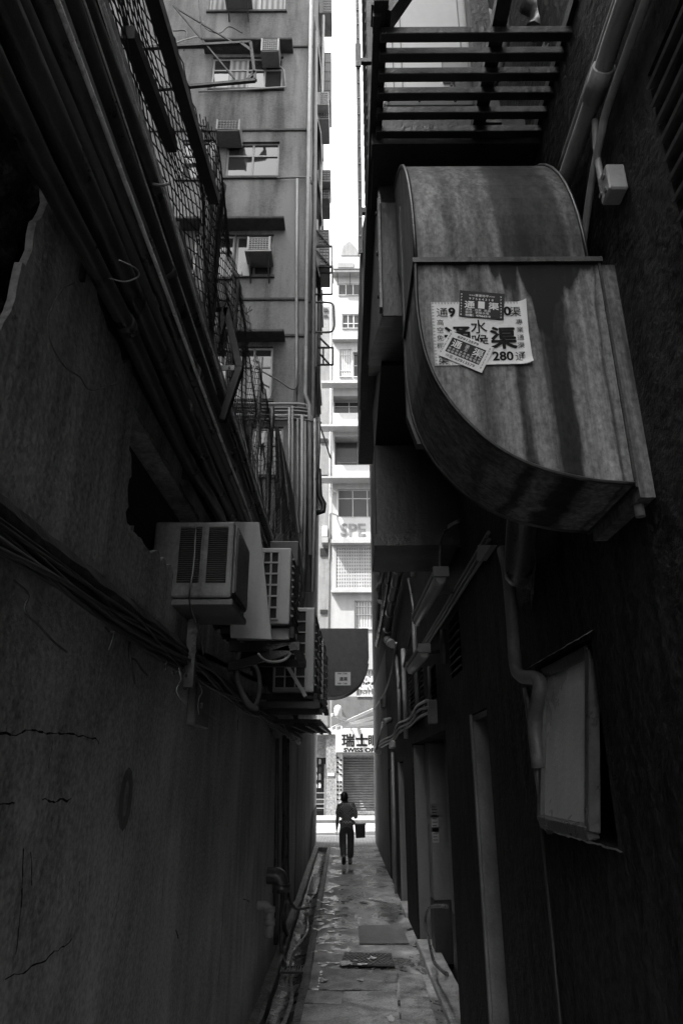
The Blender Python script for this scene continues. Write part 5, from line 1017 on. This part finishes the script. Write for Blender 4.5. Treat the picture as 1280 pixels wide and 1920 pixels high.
# downpipe by the window
W_ = EX - .05
rpipe([aX(942, 1030, W_), aX(952, 1075, W_), aX(960, 1160, W_), aX(966, 1245, W_), aX(978, 1268, W_), aX(1003, 1272, W_), aX(1012, 1290, W_), aX(1002, 1350, W_), aX(1010, 1440, W_)], .035, 'worn downpipe elbowing toward the frosted window on the right wall', 'pipe_mid', 5)
rpipe([(EX - .012, 3.62, 1.86), (EX - .012, 3.62, -.0)], .010, 'thin dark pipe running to the ground below the frosted window', 'iron', 1)
rpipe([aX(985, 1290, W_), aX(1000, 1400, W_), aX(1018, 1520, W_), aX(1030, 1560, W_)], .016, 'thin dark pipe beside the downpipe elbow on the right wall', 'pipe_dark')
for k, dz in enumerate((0, .05, .10)):
    rpipe([aX(918, 1025, .93) + Vector((0, 0, dz)), aX(880, 1085, .93) + Vector((0, 0, dz)), aX(830, 1165, .93) + Vector((0, 0, dz)), aX(766, 1262, .93) + Vector((0, 0, dz))], .012, ['lowest', 'middle', 'uppermost'][k] + ' of the three parallel pale conduits running along the right wall', 'pipe_pale', 1)
m = MB(); m.prism([aX(895, 1022, .90), aX(893, 1052, .90), aX(900, 1052, .90), aX(920, 1022, .90)], (.04, 0, 0)); tag(m.build('conduit_bracket', MT['pipe_pale']), 'pale bracket at the near end of the three parallel conduits', 'bracket')
def tube_light(a, b, w_, h_, lab):
    t = thing('strip_light', lab, 'lamp', (a + b) / 2, 'unlit strip lights on the right wall')
    d = (b - a).normalized(); m = MB(); m.beam(a, b, w_, h_ * .5, (0, 0, 1)); m.build('housing', MT['pipe_mid'], t, bevel=.006)
    o = Vector((0, 0, -h_ * .5)); m = MB(); m.tube([a + o + d * .02, a + o + d * .04, b + o - d * .04, b + o - d * .02], [w_ * .3, w_ * .46, w_ * .46, w_ * .3], 12); m.build('diffuser', MT['off_white'], t)
    for p in (a, b): m = MB(); m.beam(p - d * .02, p + d * .02, w_ * 1.05, h_ * .8, (0, 0, 1)); m.build('end_cap', MT['grey_metal'], t)
    m = MB(); m.beam((a + b) / 2 + Vector((.0, 0, .03)), (a + b) / 2 + Vector((EX - ((a + b) / 2).x, 0, .06)), .03, .03); m.build('bracket', MT['dark_metal'], t)
tube_light(aX(826, 1072, .70), aX(782, 1158, .70), .11, .09, 'longer unlit strip light with a ribbed diffuser near the trunk duct')
tube_light(aX(795, 1215, .72), aX(770, 1248, .72), .11, .10, 'shorter unlit strip light farther along the right wall')
rpipe([aX(862, 975, .8), aX(838, 990, .78), aX(826, 1020, .76), aX(824, 1068, .74)], .012, 'curved flexible conduit feeding the longer strip light', 'pipe_dark')
for k, (pts, r, mt, lab) in enumerate((([(755, 1030), (744, 1085), (732, 1140), (726, 1195), (735, 1208)], .075, 'pipe_mid', 'fattest lagged pipe with bands and a hooked lower end on the right wall'), ([(722, 1030), (716, 1085), (708, 1100), (710, 1125), (716, 1130)], .05, 'pipe_mid', 'hooked pale pipe left of the fat lagged pipe'),
        ([(717, 1030), (712, 1100), (706, 1190)], .045, 'pipe_mid', 'leftmost lagged pipe near the alley corner'), ([(735, 1030), (722, 1120), (706, 1210)], .05, 'pipe_dark', 'dark lagged pipe between the two pale hooked pipes'), ([(773, 1030), (775, 1080)], .04, 'pipe_pale', 'short bright vertical pipe under the trunk duct'), ([(742, 1205), (735, 1255), (720, 1300), (700, 1330)], .02, 'pipe_pale', 'thin pale cable swinging down to the far right corner'))):
    P = [aX(x, y, .84) for x, y in pts]; rg = []
    if k < 4:
        SP = smooth_path(P, 6)
        rg = [(SP[i], SP[i] + (SP[i + 1] - SP[i]).normalized() * .06) for i in range(1, len(SP) - 2, 3)]
    rpipe(P, r, lab, mt, 6, rg)
rpipe([aX(741, 1215, .92), aX(747, 1290, .92), aX(749, 1375, .92)], .03, 'tall pale conduit between the louvre and the street end of the right wall', 'pipe_pale', 1)
rpipe([aX(804, 1250, .92), aX(806, 1330, .92)], .02, 'short vertical conduit rising from the grey switch box', 'pipe_mid', 1)
rpipe([aX(830, 1180, .93), aX(832, 1245, .93)], .03, 'dark vertical pipe crossing the three parallel conduits', 'pipe_dark', 1)
rpipe([aX(765, 1085, .90), aX(775, 1150, .90), aX(768, 1200, .90), aX(747, 1290, .90)], .018, 'thin dark hose hanging between the lagged pipes and the louvre', 'pipe_dark')
# lower run of conduits, valve boxes
for k in range(3):
    rpipe([aX(x, y, .90) + Vector((-.012 * k, 0, .055 * k + .02 * math.sin(x * .2 + k))) for x, y in ((806, 1332), (785, 1345), (770, 1360), (748, 1372), (738, 1388), (718, 1398), (704, 1408))], .016, ['lowest', 'middle', 'uppermost'][k] + ' of the sagging pale cables above the stepped doorway', 'pipe_pale')
m = MB(); c = aX(806, 1335, .88); m.box((.86, c.y - .06, c.z - .12), (.95, c.y + .06, c.z + .12)); tag(m.build('switch_box', MT['pipe_mid'], bevel=.008), 'small grey switch box at the near end of the sagging pale cables', 'box')
m = MB(); c = aX(737, 1398, .87); m.box((.80, c.y - .25, c.z - .05), (.9, c.y + .25, c.z + .08)); tag(m.build('lamp_box', MT['pipe_pale'], bevel=.02), 'pale box lamp on the right wall beside the sagging cables', 'lamp')
m = MB(); c = aX(715, 1318, .86); m.box((.82, c.y - .3, c.z - .15), (.95, c.y + .3, c.z + .15)); tag(m.build('meter_box', MT['pipe_mid'], bevel=.03), 'small weathered meter box near the street end of the right wall', 'box')
m = MB(); c = aX(709, 1408, .86); m.tube([c + Vector((0, -.3, 0)), c + Vector((0, .3, 0))], .10, 10); tag(m.build('bulkhead_lamp', MT['pipe_pale']), 'round pale bulkhead lamp at the street corner of the right wall', 'lamp')
m = MB(); a = aX(731, 1350, .85); m.tube([a, a + Vector((-.15, -.2, -.05))], .06, 8); m.tube([a + Vector((-.15, -.2, -.05)), a + Vector((-.28, -.1, -.55))], .02, 6); tag(m.build('spout_pipe', MT['pipe_mid']), 'short spout pipe with a hanging rod on the right wall', 'pipe')
rpipe([(.90, 14.2, 2.5), (.90, 14.2, .05)], .03, 'bright vertical pipe beside the far doorway on the right wall', 'pipe_pale', 1)
rpipe([(.90, 9.0, 2.75), (.90, 9.0, 4.1)], .03, 'vertical conduit between the louvre and the trunk duct on the right wall', 'pipe_mid', 1)
rpipe([(.90, 10.9, 2.6), (.90, 10.9, 3.95)], .035, 'pale vertical conduit at the far side of the louvre on the right wall', 'pipe_pale', 1)
m = MB()
def clump(u, v):
    a = u * 6.2832; b = (v - .5) * 3.1416; n = 1 + .55 * mnoise.noise((math.cos(a) * 2.2 + 3, math.sin(a) * 2.2, v * 5)) + .3 * mnoise.noise((math.cos(a) * 7, math.sin(a) * 7, v * 15))
    return Vector((.94 + .05 * math.cos(a) * math.cos(b) * n, 3.45 + .17 * math.sin(a) * math.cos(b) * n, 3.18 + .24 * math.sin(b) * n))
m.grid(clump, 28, 22)
tag(m.build('sealant_clump', MT['rubble']), 'rough clump of crumbling sealant on the right wall below the exhaust duct', 'sealant')
rpipe([(.80, 2.75, 3.35), (.82, 3.0, 3.2), (.86, 3.3, 3.05), (.92, 3.5, 3.1)], .07, 'fat dark curved pipe disappearing under the exhaust duct', 'pipe_dark')
# hose loop, notices and low vents by the stepped doorway
hl = thing('hose_loop', 'black rubber hose looped upright at the foot of the stepped doorway', 'hose', (.93, 6.75, 0))
hx = .90; m = MB(); m.tube(smooth_path([aX(838, 1700, hx), aX(820, 1699, hx), aX(803, 1703, hx), aX(797, 1725, hx), aX(803, 1760, hx), aX(812, 1800, hx), aX(822, 1815, hx), aX(838, 1828, hx)], 6), .016, 8)
m.tube(smooth_path([aX(814, 1803, hx - .02), aX(825, 1816, hx - .02), aX(838, 1825, hx - .02)], 5), .012, 6); m.build('hose', MT['pipe_dark'], hl)
for k, (x, y, h, lab) in enumerate(((791, 1533, 22, 'topmost small notice on the pale pilaster of the stepped doorway'), (793, 1560, 27, 'middle small notice on the pale pilaster of the stepped doorway'), (796, 1580, 24, 'lowest small notice on the pale pilaster of the stepped doorway'))):
    c = Vector((EX + .145, 9.675, aY(x, y, 9.67).z)); hh = h * .0075
    t = thing('notice', lab, 'notice', c, 'small notices on the pilaster'); m = MB(); m.prism([c, c + Vector((.085, 0, 0)), c + Vector((.085, 0, hh)), c + Vector((0, 0, hh))], (0, -.002, 0)); m.build('sheet', MT['off_white' if k else 'pipe_mid'], t)
    m = MB()
    for r_ in range(4): m.box((c.x + .01, c.y - .0035, c.z + hh * (.15 + .2 * r_)), (c.x + .075 - .01 * (r_ % 2), c.y - .0022, c.z + hh * (.15 + .2 * r_) + .008))
    m.build('print', MT['ink'], t)
# ================================================================== THE MAN
def skin_mesh(nodes, edges, sub=2, g=1.22):
    me = bpy.data.meshes.new('s'); me.from_pydata([n[0] for n in nodes], edges, []); o = bpy.data.objects.new('s', me); COL.objects.link(o)
    md = o.modifiers.new('k', 'SKIN'); md.use_smooth_shade = True
    for i, n in enumerate(nodes):
        r = n[1] if hasattr(n[1], '__len__') else (n[1], n[1]); me.skin_vertices[0].data[i].radius = (r[0] * g, r[1] * g); me.skin_vertices[0].data[i].use_root = (i == 0)
    o.modifiers.new('u', 'SUBSURF').levels = sub
    dg = bpy.context.evaluated_depsgraph_get(); r = bpy.data.meshes.new_from_object(o.evaluated_get(dg)); bpy.data.objects.remove(o); bpy.data.meshes.remove(me); return r
def add_mesh(mb, me, M=None, smooth=True):
    mb.add([(M @ v.co if M else v.co) for v in me.vertices], [list(p.vertices) for p in me.polygons], smooth); bpy.data.meshes.remove(me); return mb
mx = aZ(649, 1622, 0).x; my = 18.75; O = Vector((mx, my, .005))
man = thing('person', 'person in a checked shirt and dark trousers walking away with a black box bag', 'person', O)
J = dict(pel=(.02, 0, .90), sp=(.01, .0, 1.08), ch=(0, .0, 1.27), nk=(-.03, .015, 1.41), nk2=(-.035, .03, 1.46), hd=(-.045, .05, 1.53), tp=(-.045, .04, 1.60),
         ls=(-.165, .0, 1.34), le=(-.215, -.03, 1.07), lw=(-.235, .03, .83), rs=(.165, 0, 1.34), re=(.245, -.04, 1.06), rw=(.255, .17, 1.16),
         lh=(-.085, 0, .86), lk=(-.085, -.02, .46), la=(-.06, -.30, .20), rh=(.10, 0, .86), rk=(.11, .09, .47), ra=(.095, .10, .09))
def V(k): return Vector(J[k]) if isinstance(k, str) else Vector(k)
names = ['pel', 'sp', 'ch', 'nk', 'nk2', 'hd', 'tp', 'ls', 'le', 'lw', 'rs', 're', 'rw', 'lh', 'lk', 'la', 'rh', 'rk', 'ra']
rad = dict(pel=(.15, .10), sp=(.13, .09), ch=(.15, .10), nk=.055, nk2=.05, hd=(.05, .06), tp=(.03, .03), ls=.055, le=.042, lw=.028, rs=.055, re=.042, rw=.028, lh=.085, lk=.06, la=.042, rh=.085, rk=.06, ra=.042)
nodes = [(V(n), rad[n]) for n in names]; idx = {n: i for i, n in enumerate(names)}
E_ = [(idx[a], idx[b]) for a, b in (('pel', 'sp'), ('sp', 'ch'), ('ch', 'nk'), ('nk', 'nk2'), ('nk2', 'hd'), ('hd', 'tp'), ('ch', 'ls'), ('ls', 'le'), ('le', 'lw'), ('ch', 'rs'), ('rs', 're'), ('re', 'rw'), ('pel', 'lh'), ('lh', 'lk'), ('lk', 'la'), ('pel', 'rh'), ('rh', 'rk'), ('rk', 'ra'))]
def chain(start, pts, radii):
    p = idx_of = start
    for q, r in zip(pts, radii): nodes.append((Vector(q), r)); E_.append((p, len(nodes) - 1)); p = len(nodes) - 1
    return p
# feet
fl_ = chain(idx['la'], [V('la') + Vector((.005, -.035, .0))], [.035]); chain(idx['la'], [V('la') + Vector((0, .03, -.09)), V('la') + Vector((.0, .05, -.165))], [.035, .028])
chain(idx['ra'], [V('ra') + Vector((0, -.05, -.05))], [.032]); chain(idx['ra'], [V('ra') + Vector((0, .08, -.05)), V('ra') + Vector((.0, .17, -.065))], [.035, .026])
hand_meshes = []
def hand(w, d, side, curl_):
    """palm grown from the wrist into the body chain, and five bent fingers as short chains rooted in the palm"""
    d = Vector(d).normalized(); s = Vector(side).normalized(); n = d.cross(s); palm = w + d * .05
    chain(idx_w, [w + d * .03, w + d * .075], [(.030, .016), (.036, .014)])
    for k, (o, l) in enumerate(((-.027, .066), (-.009, .078), (.009, .074), (.026, .058))):
        b = w + d * .085 + s * o; ns = [(b - d * .03, .0085)]; p = b; dd = d.copy(); eds = []
        for j in range(3):
            ns.append((p.copy(), .0085 - .001 * j)); eds.append((len(ns) - 2, len(ns) - 1)); dd = (dd + n * curl_ * .5).normalized(); p = p + dd * l / 2.6
        ns.append((p, .0065)); eds.append((len(ns) - 2, len(ns) - 1)); hand_meshes.append((ns, eds))
    b = w + d * .03 - s * .03; ns = [(b + s * .015, .010), (b, .0105), (b + d * .035 - s * .018 + n * .01, .0095), (b + d * .064 - s * .018 + n * .022, .008)]; hand_meshes.append((ns, [(0, 1), (1, 2), (2, 3)]))
idx_w = idx['lw']; hand(V('lw'), (-.12, .12, -1), (0, 1, 0), .35)
idx_w = idx['rw']; hand(V('rw'), (-.1, .8, .5), (1, 0, .1), 1.0)
# nose, brow, chin and ears
hd = V('hd')
m = MB(); add_mesh(m, skin_mesh(nodes, E_))
for ns, eds in hand_meshes: add_mesh(m, skin_mesh(ns, eds, 1, 1.1))
fdir = Vector((.1, 1, 0)).normalized(); sd = Vector((1, -.1, 0)).normalized()
def skull(grow, v0, back):
    def f(u, v):
        a = u * 2 * math.pi; b = (v0 + (1 - v0) * v - .5) * math.pi; w_ = math.cos(b); z = math.sin(b)
        fwd = math.cos(a); jaw = 1 - .22 * max(0, -z) ; front = (.098 if fwd > 0 else .104) + (.012 if z < 0 and fwd > 0 else 0)
        p = hd + Vector((0, 0, .004)) + sd * (math.sin(a) * w_ * .089 * jaw * grow) + fdir * (fwd * w_ * front * jaw * grow - back) + Vector((0, 0, z * .132 * grow))
        return p
    return f
m.grid(skull(1, 0, 0), 24, 16)
add_mesh(m, skin_mesh([(hd + fdir * .075 + Vector((0, 0, .03)), .012), (hd + fdir * .098 + Vector((0, 0, -.005)), .015), (hd + fdir * .085 + Vector((0, 0, -.018)), .010)], [(0, 1), (1, 2)], 1))
add_mesh(m, skin_mesh([(hd + fdir * .05 + Vector((0, 0, -.06)), .04), (hd + fdir * .07 + Vector((0, 0, -.075)), .026), (hd + Vector((0, 0, -.05)), .05)], [(0, 1), (0, 2)], 1))
for s in (-1, 1):
    e = hd + sd * s * .078; add_mesh(m, skin_mesh([(e + Vector((0, 0, .025)), (.010, .014)), (e + sd * s * .012 + Vector((0, -.008, 0)), (.009, .016)), (e + Vector((0, 0, -.028)), (.007, .009))], [(0, 1), (1, 2)], 1))
m.build('body', MT['skin'], man) if False else None
def to_world(mb): mb.v = [v + O for v in mb.v]; return mb
to_world(m).build('body', MT['skin'], man)
for s in (-1, 1):
    m = MB(); c = hd + fdir * .082 + sd * s * .03 + Vector((0, 0, .018)); m.tube([c - fdir * .006, c, c + fdir * .006], [.006, .011, .006], 8); to_world(m).build('eye', MT['ink'], man)
m = MB(); c = hd + fdir * .083 + Vector((0, 0, -.045)); m.tube([c - sd * .024, c + fdir * .006, c + sd * .024], [.004, .007, .004], 6); to_world(m).build('mouth', MT['hair'], man)
m = MB(); m.grid(skull(1.10, .47, .016), 24, 10); m.grid(skull(1.06, .28, .045), 24, 12); to_world(m).build('hair', MT['hair'], man)
m = MB(); nd = [(V('sp') + Vector((0, 0, -.05)), (.185, .13)), (V('sp') + Vector((0, 0, .1)), (.18, .13)), (V('ch'), (.175, .125)), (V('ch') + Vector((-.005, 0, .08)), (.14, .10)), (V('nk') + Vector((0, 0, -.015)), (.07, .07)),
      (V('ls') + Vector((0, 0, -.01)), .078), (V('ls').lerp(V('le'), .45), .072), (V('ls').lerp(V('le'), .86), .064), (V('rs') + Vector((0, 0, -.01)), .078), (V('rs').lerp(V('re'), .45), .072), (V('rs').lerp(V('re'), .9), .064)]
add_mesh(m, skin_mesh(nd, [(0, 1), (1, 2), (2, 3), (3, 4), (2, 5), (5, 6), (6, 7), (2, 8), (8, 9), (9, 10)])); to_world(m).build('shirt', MT['shirt'], man)
m = MB(); add_mesh(m, skin_mesh([(V('pel') + Vector((0, 0, .15)), (.155, .12)), (V('pel') + Vector((0, -.005, .06)), (.185, .14)), (V('pel') + Vector((-.005, -.005, -.02)), (.175, .135))], [(0, 1), (1, 2)])); to_world(m).build('tied_jacket', MT['wrap'], man)
m = MB(); add_mesh(m, skin_mesh([(V('pel') + Vector((0, 0, .05)), (.165, .12)), (V('pel') + Vector((0, 0, -.06)), (.15, .115)), (V('lh') + Vector((-.005, 0, -.05)), .10), (V('lh').lerp(V('lk'), .6), .085), (V('lk'), .075), (V('lk').lerp(V('la'), .5), .068), (V('lk').lerp(V('la'), .95), .062),
      (V('rh') + Vector((0, 0, -.05)), .10), (V('rh').lerp(V('rk'), .6), .085), (V('rk'), .075), (V('rk').lerp(V('ra'), .5), .072), (V('rk').lerp(V('ra'), .93), .072)], [(0, 1), (1, 2), (2, 3), (3, 4), (4, 5), (5, 6), (1, 7), (7, 8), (8, 9), (9, 10), (10, 11)])); to_world(m).build('trousers', MT['trousers'], man)
la, ra = V('la'), V('ra')
for nds in ([(la + Vector((0, -.035, .02)), .045), (la + Vector((0, -.02, -.05)), (.047, .034)), (la + Vector((0, .015, -.11)), (.05, .03)), (la + Vector((0, .05, -.165)), (.045, .028))],
            [(ra + Vector((0, -.05, -.045)), (.04, .04)), (ra + Vector((0, .02, -.045)), (.044, .042)), (ra + Vector((0, .10, -.055)), (.048, .034)), (ra + Vector((0, .175, -.06)), (.04, .026))]):
    m = MB(); add_mesh(m, skin_mesh(nds, [(0, 1), (1, 2), (2, 3)])); to_world(m).build('shoe', MT['shoe'], man)
bg_ = thing('box_bag', 'black box bag with a flat lid slung from a shoulder strap at the right hip', 'bag', O + Vector((.36, .05, .6)))
def bw_(p): return O + Vector(p)
m = MB(); m.add([bw_((.24, -.10, .605)), bw_((.47, -.10, .62)), bw_((.47, .22, .62)), bw_((.24, .22, .605)), bw_((.215, -.12, .90)), bw_((.475, -.12, .91)), bw_((.475, .24, .91)), bw_((.215, .24, .90))], [(0, 3, 2, 1), (4, 5, 6, 7), (0, 1, 5, 4), (1, 2, 6, 5), (2, 3, 7, 6), (3, 0, 4, 7)]); m.build('box', MT['bin'], bg_, bevel=.012, seg=2)
m = MB(); m.add([bw_((.205, -.13, .903)), bw_((.495, -.13, .913)), bw_((.495, .25, .913)), bw_((.205, .25, .903)), bw_((.205, -.13, .925)), bw_((.495, -.13, .935)), bw_((.495, .25, .935)), bw_((.205, .25, .925))], [(0, 3, 2, 1), (4, 5, 6, 7), (0, 1, 5, 4), (1, 2, 6, 5), (2, 3, 7, 6), (3, 0, 4, 7)]); m.build('lid', MT['bin'], bg_, bevel=.006)
m = MB(); pts = [bw_(p) for p in ((-.10, .0, 1.405), (-.09, -.10, 1.32), (-.03, -.135, 1.2), (.05, -.135, 1.10), (.13, -.135, 1.04), (.20, -.10, .98), (.24, .0, .93))]; sp_ = smooth_path(pts, 5)
m.tube(sp_, .011, 6); m.build('strap', MT['pipe_pale'], bg_)
